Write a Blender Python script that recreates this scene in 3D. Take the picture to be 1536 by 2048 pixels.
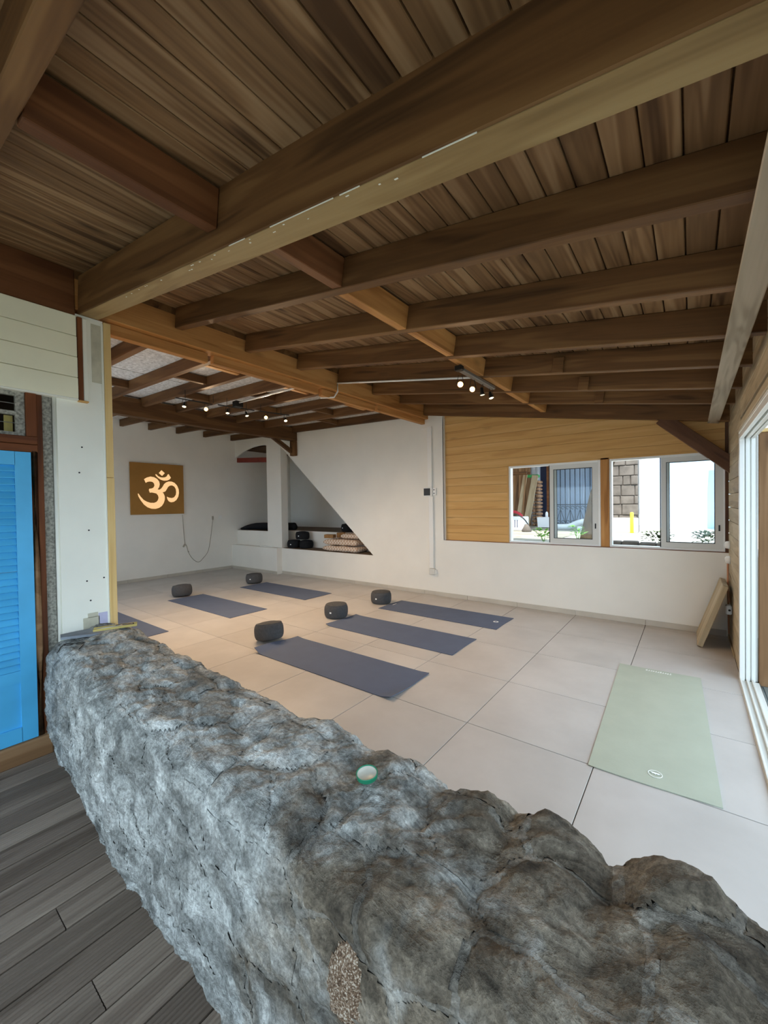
import bpy, bmesh, math, random
import numpy as np
from mathutils import Vector, Matrix
from mathutils.geometry import tessellate_polygon

random.seed(7)
for o in list(bpy.data.objects):
    bpy.data.objects.remove(o)
sc = bpy.context.scene
COL = sc.collection

# ------------------------------------------------------------------ camera
YAW, PITCH, ROLL = math.radians(37.401), math.radians(0.863), math.radians(-0.848)
CAM_Z = 1.55
_f = Vector((-math.sin(YAW), math.cos(YAW), 0)); _r = Vector((math.cos(YAW), math.sin(YAW), 0)); _u = Vector((0, 0, 1))
_fw = _f * math.cos(PITCH) - _u * math.sin(PITCH)
_u2 = _u * math.cos(PITCH) + _f * math.sin(PITCH)
_rr = _r * math.cos(ROLL) + _u2 * math.sin(ROLL)
_uu = -_r * math.sin(ROLL) + _u2 * math.cos(ROLL)
cam_d = bpy.data.cameras.new('camera')
cam_d.sensor_fit = 'HORIZONTAL'; cam_d.sensor_width = 36.0
cam_d.lens = 803.6 / 1536 * 36.0
cam_d.clip_start = 0.02
cam = bpy.data.objects.new('camera', cam_d); COL.objects.link(cam)
cam.matrix_world = Matrix(((_rr.x, _uu.x, -_fw.x, 0), (_rr.y, _uu.y, -_fw.y, 0), (_rr.z, _uu.z, -_fw.z, CAM_Z), (0, 0, 0, 1)))
sc.camera = cam

# ------------------------------------------------------------------ sky, sun, exposure
world = bpy.data.worlds.new('sky'); sc.world = world; world.use_nodes = True
bg = world.node_tree.nodes['Background']
bg.inputs[0].default_value = (0.65, 0.83, 1.0, 1); bg.inputs[1].default_value = 2.1
sun_d = bpy.data.lights.new('sun', 'SUN'); sun_d.energy = 5.0; sun_d.angle = 0.01; sun_d.color = (1, 0.95, 0.87)
sun = bpy.data.objects.new('sun', sun_d); COL.objects.link(sun)
# the sun stands high behind the photographer, over the porch roof
_sd = Vector((-0.05, math.cos(math.radians(62)), -math.sin(math.radians(62)))).normalized()
sun.rotation_euler = _sd.to_track_quat('-Z', 'Y').to_euler()
LAMP_W = 58.0
vs = sc.view_settings
vs.view_transform = 'Standard'; vs.look = 'None'; vs.gamma = 1.0; vs.use_curve_mapping = False
vs.exposure = 0.95
sc.cycles.max_bounces = 6; sc.cycles.diffuse_bounces = 5; sc.cycles.glossy_bounces = 2
sc.cycles.adaptive_threshold = 0.05
sc.cycles.transparent_max_bounces = 12; sc.cycles.transmission_bounces = 4
sc.cycles.sample_clamp_indirect = 6.0
sc.cycles.caustics_reflective = False; sc.cycles.caustics_refractive = False

# ------------------------------------------------------------------ materials
def lin(c):
    return tuple(((v / 255) / 12.92 if v / 255 <= 0.04045 else ((v / 255 + 0.055) / 1.055) ** 2.4) for v in c) + (1.0,)

class NT:
    def __init__(s, name):
        s.m = bpy.data.materials.new(name); s.m.use_nodes = True
        s.t = s.m.node_tree; s.b = s.t.nodes['Principled BSDF']
    def n(s, typ, **kw):
        nd = s.t.nodes.new(typ)
        for k, v in kw.items(): setattr(nd, k, v)
        return nd
    def l(s, a, b): s.t.links.new(a, b)
    def coords(s, scale=(1, 1, 1), rnd=0.0):
        tc = s.n('ShaderNodeTexCoord'); mp = s.n('ShaderNodeMapping')
        mp.inputs['Scale'].default_value = scale
        src = tc.outputs['Object']
        if rnd:
            oi = s.n('ShaderNodeObjectInfo'); mu = s.n('ShaderNodeMath', operation='MULTIPLY'); mu.inputs[1].default_value = rnd
            s.l(oi.outputs['Random'], mu.inputs[0])
            va = s.n('ShaderNodeVectorMath', operation='ADD'); s.l(src, va.inputs[0]); s.l(mu.outputs[0], va.inputs[1]); src = va.outputs[0]
        s.l(src, mp.inputs['Vector'])
        return mp.outputs[0]
    def noise(s, vec, scale, detail=4, rough=0.55, dist=0.0):
        nd = s.n('ShaderNodeTexNoise'); nd.inputs['Scale'].default_value = scale; nd.inputs['Detail'].default_value = detail
        nd.inputs['Roughness'].default_value = rough; nd.inputs['Distortion'].default_value = dist
        s.l(vec, nd.inputs['Vector']); return nd.outputs['Fac']
    def ramp(s, fac, stops):
        r = s.n('ShaderNodeValToRGB'); e = r.color_ramp.elements
        while len(e) < len(stops): e.new(0.5)
        for i, (p, c) in enumerate(stops): e[i].position = p; e[i].color = c
        s.l(fac, r.inputs[0]); return r.outputs[0]
    def mix(s, fac, a, b, mode='MIX'):
        m = s.n('ShaderNodeMix', data_type='RGBA', blend_type=mode)
        for v, k in ((fac, 0), (a, 6), (b, 7)):
            if hasattr(v, 'is_linked'): s.l(v, m.inputs[k])
            else: m.inputs[k].default_value = v
        return m.outputs[2]
    def bump(s, h, strength=0.2, dist=0.01):
        b = s.n('ShaderNodeBump'); b.inputs['Strength'].default_value = strength; b.inputs['Distance'].default_value = dist
        s.l(h, b.inputs['Height']); s.l(b.outputs[0], s.b.inputs['Normal'])
    def done(s, col=None, rough=0.6, spec=0.3, metal=0.0):
        if col is not None:
            if hasattr(col, 'is_linked'): s.l(col, s.b.inputs['Base Color'])
            else: s.b.inputs['Base Color'].default_value = col
        s.b.inputs['Roughness'].default_value = rough; s.b.inputs['Specular IOR Level'].default_value = spec; s.b.inputs['Metallic'].default_value = metal
        return s.m

def g(v): return (v, v, v, 1)

def plain(name, rgb, rough=0.6, spec=0.3, metal=0.0, var=0.06, scale=6.0, bump=0.0):
    t = NT(name); c = lin(rgb)
    if var <= 0.03 and not bump: return t.done(c, rough, spec, metal)
    v = t.coords((1, 1, 1), 13.0)
    nz = t.noise(v, scale, 3)
    a = tuple(x * (1 - var) for x in c[:3]) + (1,); b = tuple(min(1, x * (1 + var)) for x in c[:3]) + (1,)
    col = t.ramp(nz, [(0.35, a), (0.65, b)])
    if bump: t.bump(t.noise(v, scale * 14, 2), bump, 0.004)
    return t.done(col, rough, spec, metal)

def wood(name, dark, mid, light, rough=0.65, knots=0.5, bump=0.2, rv=0.25, fine=0.16, ring=0.055):
    """long grain along the local X axis of each board"""
    t = NT(name)
    v = t.coords((1, 1, 1), 31.0)
    def m(sc_):
        mp = t.n('ShaderNodeMapping'); mp.inputs['Scale'].default_value = sc_; t.l(v, mp.inputs['Vector']); return mp.outputs[0]
    n1 = t.noise(m((0.55, 6.0, 6.0)), 1.3, 2, 0.5, 0.6)
    # cathedral rings: contour lines of a slow noise field
    ws = t.n('ShaderNodeMath', operation='MULTIPLY'); t.l(n1, ws.inputs[0]); ws.inputs[1].default_value = 34.0
    sn = t.n('ShaderNodeMath', operation='SINE'); t.l(ws.outputs[0], sn.inputs[0])
    n2 = t.noise(m((2.5, 75, 75)), 1.0, 1, 0.5, 0.0)
    a1 = t.n('ShaderNodeMath', operation='MULTIPLY_ADD'); t.l(sn.outputs[0], a1.inputs[0]); a1.inputs[1].default_value = ring; t.l(n1, a1.inputs[2])
    a2 = t.n('ShaderNodeMath', operation='MULTIPLY_ADD'); t.l(n2, a2.inputs[0]); a2.inputs[1].default_value = fine; t.l(a1.outputs[0], a2.inputs[2])
    o = fine / 2
    col = t.ramp(a2.outputs[0], [(0.22 + o, lin(dark)), (0.50 + o, lin(mid)), (0.80 + o, lin(light))])
    if knots:
        vo = t.n('ShaderNodeTexVoronoi'); t.l(m((1.5, 4.6, 4.6)), vo.inputs['Vector']); vo.inputs['Scale'].default_value = 1.0
        k = t.ramp(vo.outputs['Distance'], [(0.02, g(knots)), (0.09, g(0.55 * knots)), (0.17, g(0))])
        dk = tuple(x * 0.4 for x in lin(dark)[:3]) + (1,)
        col = t.mix(k, col, dk)
    oi = t.n('ShaderNodeObjectInfo')
    col = t.mix(1.0, col, t.ramp(oi.outputs['Random'], [(0.0, g(1 - rv)), (1.0, g(1 + rv * 0.4))]), 'MULTIPLY')
    if bump: t.bump(n2, bump, 0.003)
    return t.done(col, rough, 0.25)

M = {}
M['plank'] = wood('ceiling_plank_wood', (86, 61, 39), (136, 104, 71), (168, 137, 102), knots=0.85, rv=0.18, bump=0.15, ring=0.10)
M['joist'] = wood('joist_wood', (74, 50, 28), (114, 80, 47), (142, 106, 66), knots=0.5, rv=0.15)
M['worn_lit'] = wood('worn_bare_lit_beam_wood', (122, 98, 62), (150, 124, 82), (172, 148, 104), knots=0.3, rv=0.0)  # bare worn wood, its tone also raised to paint in floor bounce
M['beam'] = wood('main_beam_wood', (150, 100, 52), (190, 136, 78), (210, 160, 100), knots=0.5, rv=0.1)
M['redwood'] = wood('reddish_wood', (92, 56, 32), (122, 78, 46), (144, 98, 62), knots=0.4, rv=0.1)
M['purlin'] = wood('grey_purlin_wood', (128, 114, 94), (168, 154, 132), (192, 178, 156), knots=0.8, rv=0.1, ring=0.10)
M['rafter'] = wood('rafter_wood', (72, 48, 28), (104, 72, 42), (130, 96, 60), knots=0.5, rv=0.25)
M['pine'] = wood('pine_board', (198, 150, 88), (214, 168, 104), (224, 182, 122), knots=0.5, rv=0.06, bump=0.0)
M['post'] = wood('pale_post_wood', (206, 170, 108), (224, 192, 132), (236, 208, 152), knots=0.3, rv=0.05)
M['darkwood'] = wood('stained_door_frame_wood', (78, 42, 22), (112, 64, 34), (140, 86, 50), knots=0.4, rv=0.1)
M['brace'] = wood('brace_wood', (70, 46, 32), (96, 66, 46), (116, 82, 60), knots=0.5, rv=0.05)
M['greywood'] = wood('weathered_cladding_wood', (140, 124, 98), (176, 158, 128), (196, 180, 150), knots=0.4, rv=0.12, bump=0.0)
M['deck'] = wood('deck_wood', (88, 75, 64), (120, 106, 94), (144, 130, 116), knots=0.0, rv=0.3, rough=0.6)
M['log'] = wood('log_wood', (96, 68, 44), (132, 98, 66), (160, 126, 92), knots=0.6, rv=0.1)
M['white'] = plain('white_paint', (237, 233, 223), 0.75, 0.2, var=0.025, scale=1.5, bump=0.12)
M['panelwhite'] = plain('pillar_paint', (240, 240, 228), 0.7, 0.2, var=0.03, scale=2.0, bump=0.1)
M['cream'] = plain('cream_clapboard_paint', (246, 243, 216), 0.6, 0.3, var=0.03, scale=2.5, bump=0.08)
M['render'] = plain('rough_grey_render', (172, 170, 158), 0.9, 0.1, var=0.4, scale=60, bump=0.9)
M['patch'] = plain('bare_plaster', (196, 192, 172), 0.9, 0.1, var=0.12, scale=9, bump=0.3)
M['lilac'] = plain('lilac_primer', (196, 194, 220), 0.8, 0.1, var=0.06, scale=9)
M['blue'] = plain('blue_door_paint', (78, 176, 226), 0.45, 0.4, var=0.08, scale=3, bump=0.05)
M['alu'] = plain('white_aluminium', (236, 236, 232), 0.35, 0.5, var=0.02)
M['alugrey'] = plain('aluminium_sash', (214, 213, 206), 0.35, 0.5, var=0.02)
M['black'] = plain('black_metal', (26, 25, 24), 0.45, 0.4, var=0.05)
M['dark'] = plain('dark_rubber', (44, 44, 46), 0.6, 0.3, var=0.05)
M['shelf'] = plain('niche_shelf_board', (110, 92, 74), 0.7, 0.2, var=0.12, scale=4)
M['oxblood'] = plain('oxblood_paint', (128, 52, 40), 0.6, 0.3, var=0.1)
M['plastic'] = plain('white_plastic', (238, 236, 230), 0.4, 0.4, var=0.01)
M['cord'] = plain('beige_cord', (170, 162, 146), 0.6, 0.3, var=0.02)
M['copper'] = plain('copper_pipe', (186, 130, 96), 0.4, 0.5, var=0.05)
M['skirt'] = plain('skirting_tile', (196, 188, 174), 0.5, 0.3, var=0.06, scale=3)
M['grout'] = plain('grey_grout', (96, 90, 82), 0.9, 0.1, var=0.05)
M['navy'] = plain('navy_mat', (90, 100, 122), 0.75, 0.2, var=0.03, scale=5, bump=0.2)
M['green'] = plain('sage_green_mat', (172, 177, 160), 0.75, 0.2, var=0.03, scale=5, bump=0.2)
M['markwhite'] = plain('white_print', (245, 246, 242), 0.6, 0.2, var=0.0)
M['charcoal'] = plain('charcoal_cotton', (82, 82, 83), 0.9, 0.1, var=0.08, scale=40, bump=0.3)
M['blackcloth'] = plain('black_cotton', (38, 38, 40), 0.9, 0.1, var=0.08, scale=40, bump=0.3)
M['cork'] = plain('brown_cork', (150, 112, 72), 0.9, 0.1, var=0.2, scale=40)
M['lidgreen'] = plain('green_lid_metal', (30, 132, 96), 0.35, 0.5, var=0.04)
M['lidinside'] = plain('lid_inside', (206, 202, 188), 0.4, 0.4, var=0.08, scale=20)
M['omboard'] = plain('ochre_panel', (168, 122, 62), 0.7, 0.2, var=0.06, scale=3)
M['yellow'] = plain('yellow_wood', (186, 168, 100), 0.6, 0.3, var=0.08, scale=20)
M['steel'] = plain('steel', (190, 190, 188), 0.3, 0.5, metal=0.8, var=0.03)
M['slate'] = plain('slate_slab', (140, 146, 154), 0.8, 0.2, var=0.15, scale=9, bump=0.4)
M['fixture'] = plain('grey_fixture_bar', (120, 112, 104), 0.5, 0.4, var=0.05)

def fibre():
    t = NT('fibre_ceiling_panel'); v = t.coords((1, 1, 1), 9.0)
    c = t.ramp(t.noise(v, 26, 3, 0.7), [(0.35, lin((176, 170, 162))), (0.62, lin((222, 218, 212)))])
    return t.done(c, 0.9, 0.1)
M['fibre'] = fibre()

def tilemat():
    t = NT('floor_tile'); v = t.coords((1, 1, 1), 23.0)
    c = t.ramp(t.noise(v, 1.6, 6, 0.6), [(0.3, lin((180, 174, 168))), (0.7, lin((197, 191, 185)))])
    oi = t.n('ShaderNodeObjectInfo'); c = t.mix(1.0, c, t.ramp(oi.outputs['Random'], [(0, g(0.955)), (1, g(1.02))]), 'MULTIPLY')
    return t.done(c, 0.38, 0.35)
M['tile'] = tilemat()

def stonemat(name, mortar):
    t = NT(name)
    tc = t.n('ShaderNodeTexCoord'); v = tc.outputs['Object']
    mp = t.n('ShaderNodeMapping'); mp.inputs['Rotation'].default_value = (0.3, 0.5, 0.9); mp.inputs['Scale'].default_value = (3.0, 8.5, 5.0); t.l(v, mp.inputs['Vector'])
    n1 = t.noise(mp.outputs[0], 1.3, 6, 0.68, 0.8)
    n2 = t.noise(v, 5.0, 3, 0.6, 0.4)
    n3 = t.noise(v, 75.0, 3, 0.75)
    cg = t.ramp(n1, [(0.30, lin((96, 97, 94))), (0.46, lin((146, 148, 144))), (0.58, lin((182, 184, 180))), (0.74, lin((222, 224, 220)))])
    cb = t.ramp(n1, [(0.30, lin((62, 55, 46))), (0.48, lin((102, 93, 80))), (0.60, lin((132, 122, 107))), (0.76, lin((174, 165, 150)))])
    # bare brown stone towards the sliding door, cement-washed grey elsewhere
    sx = t.n('ShaderNodeSeparateXYZ'); t.l(v, sx.inputs[0])
    ma = t.n('ShaderNodeMath', operation='MULTIPLY_ADD'); t.l(sx.outputs[0], ma.inputs[0]); ma.inputs[1].default_value = 0.55; ma.inputs[2].default_value = 0.62
    mb = t.n('ShaderNodeMath', operation='MULTIPLY_ADD'); t.l(n2, mb.inputs[0]); mb.inputs[1].default_value = 1.3; t.l(ma.outputs[0], mb.inputs[2])
    f = t.ramp(mb.outputs[0], [(0.62, g(0)), (1.05, g(1 if not mortar else 0.8))])
    col = t.mix(f, cg, cb)
    fine = t.ramp(n3, [(0.32, g(0.58)), (0.5, g(0.95)), (0.70, g(1.4))])
    col = t.mix(1.0, col, fine, 'MULTIPLY')
    col = t.mix(1.0, col, t.ramp(t.noise(v, 8.5, 2, 0.6, 0.8), [(0.34, g(0.66)), (0.52, g(1.0)), (0.70, g(1.12))]), 'MULTIPLY')
    if not mortar:
        oi = t.n('ShaderNodeObjectInfo')
        col = t.mix(1.0, col, t.ramp(oi.outputs['Random'], [(0, (0.80, 0.79, 0.78, 1)), (0.5, (0.96, 0.96, 0.96, 1)), (1, (1.1, 1.1, 1.1, 1))]), 'MULTIPLY')
    am = t.n('ShaderNodeMath', operation='MULTIPLY_ADD'); t.l(n3, am.inputs[0]); am.inputs[1].default_value = 0.35; t.l(n1, am.inputs[2])
    t.bump(am.outputs[0], 1.0, 0.02)
    return t.done(col, 0.85, 0.2)
M['stone'] = stonemat('rubble_stone', False)
M['mortar'] = stonemat('cement_mortar', True)

def speckled():
    t = NT('speckled_stone'); tc = t.n('ShaderNodeTexCoord'); n = t.noise(tc.outputs['Object'], 210, 3, 0.6)
    c = t.ramp(n, [(0.36, lin((70, 54, 42))), (0.52, lin((124, 102, 82))), (0.66, lin((196, 186, 170)))])
    t.bump(n, 0.7, 0.006); return t.done(c, 0.85, 0.2)
M['speckled'] = speckled()

def blanket():
    t = NT('checked_blanket'); v = t.coords((1, 1, 1))
    ck = t.n('ShaderNodeTexChecker'); ck.inputs['Scale'].default_value = 26; t.l(v, ck.inputs['Vector'])
    ck.inputs['Color1'].default_value = lin((226, 210, 192)); ck.inputs['Color2'].default_value = lin((196, 164, 138))
    t.bump(t.noise(v, 30, 3), 0.5, 0.01); return t.done(ck.outputs[0], 0.95, 0.1)
M['blanket'] = blanket()

def emit(name, rgb, strength):
    t = NT(name); e = t.n('ShaderNodeEmission'); e.inputs[0].default_value = lin(rgb); e.inputs[1].default_value = strength
    t.l(e.outputs[0], t.t.nodes['Material Output'].inputs[0]); return t.m
M['bulb'] = emit('lit_bulb', (255, 190, 110), 8.0)
M['bulbdim'] = emit('lit_reflector_bulb', (255, 236, 190), 2.0)
M['omglow'] = emit('backlit_symbol', (255, 206, 148), 0.52)

def glass():
    t = NT('window_glass'); tr = t.n('ShaderNodeBsdfTransparent'); tr.inputs[0].default_value = (0.93, 0.95, 0.95, 1)
    gl = t.n('ShaderNodeBsdfGlossy'); gl.inputs['Roughness'].default_value = 0.02
    mx = t.n('ShaderNodeMixShader'); mx.inputs[0].default_value = 0.012
    t.l(tr.outputs[0], mx.inputs[1]); t.l(gl.outputs[0], mx.inputs[2]); t.l(mx.outputs[0], t.t.nodes['Material Output'].inputs[0]); return t.m
M['glass'] = glass()

# yard materials
M['ground'] = plain('yard_earth', (150, 146, 134), 0.95, 0.1, var=0.25, scale=3, bump=0.4)
M['concrete'] = plain('yard_concrete', (204, 200, 192), 0.9, 0.1, var=0.1, scale=2)
M['terrace'] = plain('terrace_paving', (112, 116, 112), 0.9, 0.1, var=0.12, scale=2)
M['bluewall'] = plain('pale_blue_render', (188, 210, 230), 0.85, 0.1, var=0.06, scale=1.5)
M['bluegate'] = plain('blue_gate_sheet', (196, 216, 246), 0.6, 0.3, var=0.04, scale=1.5)
M['iron'] = plain('blue_black_iron', (44, 54, 72), 0.5, 0.4, var=0.05)
M['block'] = plain('grey_stone_block', (98, 92, 86), 0.9, 0.1, var=0.22, scale=5, bump=0.5)
M['column'] = plain('grey_column', (164, 166, 170), 0.85, 0.1, var=0.15, scale=4)
M['shadeblue'] = plain('dark_blue_opening', (62, 70, 96), 0.7, 0.2, var=0.1)
M['bark'] = plain('tree_bark', (74, 62, 48), 0.95, 0.1, var=0.3, scale=9, bump=0.8)
M['leaf'] = plain('plant_leaf', (96, 150, 48), 0.6, 0.3, var=0.3, scale=8)
M['darkleaf'] = plain('dark_plant_leaf', (70, 84, 48), 0.6, 0.3, var=0.3, scale=8)
M['red'] = plain('red_plastic', (176, 48, 58), 0.5, 0.4, var=0.05)
M['limewhite'] = plain('white_polystyrene', (232, 236, 240), 0.8, 0.2, var=0.03)
M['yellowpaint'] = plain('yellow_plastic', (232, 214, 60), 0.6, 0.3, var=0.03)
M['greenbag'] = plain('green_sheet', (70, 170, 96), 0.6, 0.3, var=0.1)
M['logend'] = plain('firewood', (150, 118, 92), 0.9, 0.1, var=0.35, scale=14)

# ------------------------------------------------------------------ mesh helpers
def link(name, me, parent=None, matrix=None, **props):
    o = bpy.data.objects.new(name, me); COL.objects.link(o)
    if parent is not None: o.parent = parent
    if matrix is not None: o.matrix_local = matrix
    for k, v in props.items(): o[k] = v
    return o

def struct(name, me=None, label=None):
    o = link(name, me); o['kind'] = 'structure'
    if label: o['label'] = label
    return o

def thing(name, label, cat, loc=(0, 0, 0), rotz=0.0, group=None, me=None):
    o = link(name, me); o.location = loc; o.rotation_euler = (0, 0, rotz)
    o['label'] = label; o['category'] = cat
    if group: o['group'] = group
    return o

def pyd(name, verts, faces, mat, smooth=False):
    me = bpy.data.meshes.new(name); me.from_pydata([tuple(v) for v in verts], [], [tuple(f) for f in faces])
    me.materials.append(M[mat] if isinstance(mat, str) else mat)
    if smooth: me.polygons.foreach_set('use_smooth', [True] * len(me.polygons))
    me.update(); return me

def bm_mesh(name, bm, mat, smooth=False, recalc=True):
    if recalc: bmesh.ops.recalc_face_normals(bm, faces=bm.faces[:])
    me = bpy.data.meshes.new(name); bm.to_mesh(me); bm.free()
    me.materials.append(M[mat] if isinstance(mat, str) else mat)
    if smooth: me.polygons.foreach_set('use_smooth', [True] * len(me.polygons))
    return me

_cache = {}
def box_mesh(sx, sy, sz, mat, bev=0.003):
    key = (round(sx, 4), round(sy, 4), round(sz, 4), mat, bev)
    if key in _cache: return _cache[key]
    bm = bmesh.new(); bmesh.ops.create_cube(bm, size=1.0)
    bmesh.ops.scale(bm, vec=(sx, sy, sz), verts=bm.verts)
    b = min(bev, 0.3 * min(sx, sy, sz))
    if b > 0: bmesh.ops.bevel(bm, geom=bm.edges[:], offset=b, segments=1, affect='EDGES', profile=0.5)
    _cache[key] = bm_mesh('box_' + mat, bm, mat); return _cache[key]

def box(name, lo, hi, mat, parent=None, bev=0.003):
    """axis-aligned box between two corners; its long side is local X"""
    lo, hi = Vector(lo), Vector(hi); s = hi - lo; c = (lo + hi) / 2
    if s.x >= s.y and s.x >= s.z: d, R = (s.x, s.y, s.z), Matrix.Identity(3)
    elif s.y >= s.z: d, R = (s.y, s.x, s.z), Matrix(((0, -1, 0), (1, 0, 0), (0, 0, 1)))
    else: d, R = (s.z, s.y, s.x), Matrix(((0, 0, -1), (0, 1, 0), (1, 0, 0)))
    return link(name, box_mesh(*d, mat, bev), parent, Matrix.Translation(c) @ R.to_4x4())

def beam(name, p0, p1, w, h, mat, parent=None, up=(0, 0, 1), bev=0.004):
    """box whose bottom centre line runs p0 -> p1"""
    p0, p1 = Vector(p0), Vector(p1); x = (p1 - p0); L = x.length; x.normalize()
    y = Vector(up).cross(x).normalized(); z = x.cross(y)
    R = Matrix((x, y, z)).transposed()
    return link(name, box_mesh(L, w, h, mat, bev), parent, Matrix.Translation((p0 + p1) / 2 + z * h / 2) @ R.to_4x4())

def prism_bm(bm, poly, a0, a1, axis='Y'):
    """extrude a polygon; axis Y: poly in (x, z); axis X: poly in (y, z); axis Z: poly in (x, y)"""
    def P(p, a): return {'Y': (p[0], a, p[1]), 'X': (a, p[0], p[1]), 'Z': (p[0], p[1], a)}[axis]
    A = [bm.verts.new(P(p, a0)) for p in poly]; B = [bm.verts.new(P(p, a1)) for p in poly]
    n = len(poly)
    tris = tessellate_polygon([[Vector((p[0], p[1], 0)) for p in poly]])
    for t in tris:
        bm.faces.new([A[i] for i in t]); bm.faces.new([B[i] for i in reversed(t)])
    for i in range(n):
        j = (i + 1) % n; bm.faces.new((A[i], A[j], B[j], B[i]))

def prisms(name, polys, mat, axis='Y', smooth=False):
    bm = bmesh.new()
    for poly, a0, a1 in polys: prism_bm(bm, poly, a0, a1, axis)
    return bm_mesh(name, bm, mat, smooth)

def R4(x0, z0, x1, z1): return [(x0, z0), (x1, z0), (x1, z1), (x0, z1)]

def lathe(name, prof, mat, seg=28, smooth=True):
    bm = bmesh.new(); rings = []
    for r, z in prof:
        if r < 1e-5: rings.append([bm.verts.new((0, 0, z))])
        else: rings.append([bm.verts.new((r * math.cos(2 * math.pi * i / seg), r * math.sin(2 * math.pi * i / seg), z)) for i in range(seg)])
    for a, b in zip(rings, rings[1:]):
        for i in range(seg):
            j = (i + 1) % seg
            if len(a) == 1 and len(b) == 1: continue
            if len(a) == 1: bm.faces.new((a[0], b[i], b[j]))
            elif len(b) == 1: bm.faces.new((a[i], a[j], b[0]))
            else: bm.faces.new((a[i], a[j], b[j], b[i]))
    return bm_mesh(name, bm, mat, smooth)

def tube(name, pts, r, mat, seg=8, smooth=True, radii=None):
    pts = [Vector(p) for p in pts]; bm = bmesh.new(); rings = []
    ref = Vector((0, 0, 1))
    for i, p in enumerate(pts):
        d = (pts[min(i + 1, len(pts) - 1)] - pts[max(i - 1, 0)]).normalized()
        a = d.cross(ref)
        if a.length < 1e-3: a = d.cross(Vector((1, 0, 0)))
        a.normalize(); b = d.cross(a); rr = radii[i] if radii else r
        rings.append([bm.verts.new(p + a * rr * math.cos(2 * math.pi * k / seg) + b * rr * math.sin(2 * math.pi * k / seg)) for k in range(seg)])
    for A, B in zip(rings, rings[1:]):
        for k in range(seg):
            j = (k + 1) % seg; bm.faces.new((A[k], A[j], B[j], B[k]))
    bm.faces.new(rings[0]); bm.faces.new(list(reversed(rings[-1])))
    return bm_mesh(name, bm, mat, smooth)

def smooth_path(pts, n=6):
    """Catmull-Rom through pts"""
    P = [Vector(p) for p in pts]; P = [P[0]] + P + [P[-1]]; out = []
    for i in range(1, len(P) - 2):
        for k in range(n):
            t = k / n
            out.append(0.5 * ((2 * P[i]) + (P[i + 1] - P[i - 1]) * t + (2 * P[i - 1] - 5 * P[i] + 4 * P[i + 1] - P[i + 2]) * t * t + (3 * P[i] - P[i - 1] - 3 * P[i + 1] + P[i + 2]) * t ** 3))
    out.append(P[-2]); return out

# ------------------------------------------------------------------ numpy noise
def _hash(ix, iy, iz, s=0):
    h = (ix.astype(np.int64) * 374761393 + iy.astype(np.int64) * 668265263 + iz.astype(np.int64) * 1274126177 + s * 974634777) & 0x7fffffff
    h = ((h ^ (h >> 13)) * 1103515245 + 12345) & 0x7fffffff
    h = ((h ^ (h >> 16)) * 69069 + 1) & 0x7fffffff
    return (h & 0xffffff) / float(0xffffff)
def vnoise(p, s=0):
    i = np.floor(p).astype(np.int64); f = p - i; f = f * f * f * (f * (f * 6 - 15) + 10)
    out = 0
    for dx in (0, 1):
        for dy in (0, 1):
            for dz in (0, 1):
                w = (f[..., 0] if dx else 1 - f[..., 0]) * (f[..., 1] if dy else 1 - f[..., 1]) * (f[..., 2] if dz else 1 - f[..., 2])
                out = out + w * _hash(i[..., 0] + dx, i[..., 1] + dy, i[..., 2] + dz, s)
    return out * 2 - 1
def fbm(p, o=4, s=0, ridged=False):
    a, t, tot = 1.0, 0, 0
    for k in range(o):
        n = vnoise(p * (2.03 ** k), s + k)
        t = t + a * ((1 - np.abs(n)) * 2 - 1 if ridged else n); tot += a; a *= 0.52
    return t / tot
def sstep(a, b, x):
    t = np.clip((x - a) / (b - a), 0, 1); return t * t * (3 - 2 * t)

# ================================================================== THE SETTING
XR, XL, YB = 0.34, -9.45, 6.0            # sliding-door wall, symbol wall, back wall
SL = 0.165                               # roof pitch, rising away from the sliding doors
def jz(x): return 3.14 - SL * (x + 3.6)   # underside of the joists
def cz(x): return jz(x) + 0.175           # underside of the ceiling boards
NRM = Vector((SL, 0, 1)).normalized()

# ---- tiled room floor
floor = struct('floor', prisms('floor_bed', [(R4(XL - 0.1, 1.0, XR + 0.12, 7.9), -0.06, -0.004)], 'grout', 'Z'))
GX = [-0.46 - 0.8125 * k for k in range(-1, 13)]
GY = [0.966 + 0.817 * k for k in range(0, 8)]
for x1, x0 in zip(GX, GX[1:]):
    for y0, y1 in zip(GY, GY[1:]):
        a, b = max(x0, XL), min(x1, XR); c, d = max(y0, 1.0), min(y1, YB)
        if b - a < 0.02 or d - c < 0.02: continue
        if b < -3.9 and d < 1.3: continue
        box('tile', (a + 0.0028, c + 0.0028, -0.012), (b - 0.0028, d - 0.0028, 0.0), 'tile', floor, 0.0012)

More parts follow.
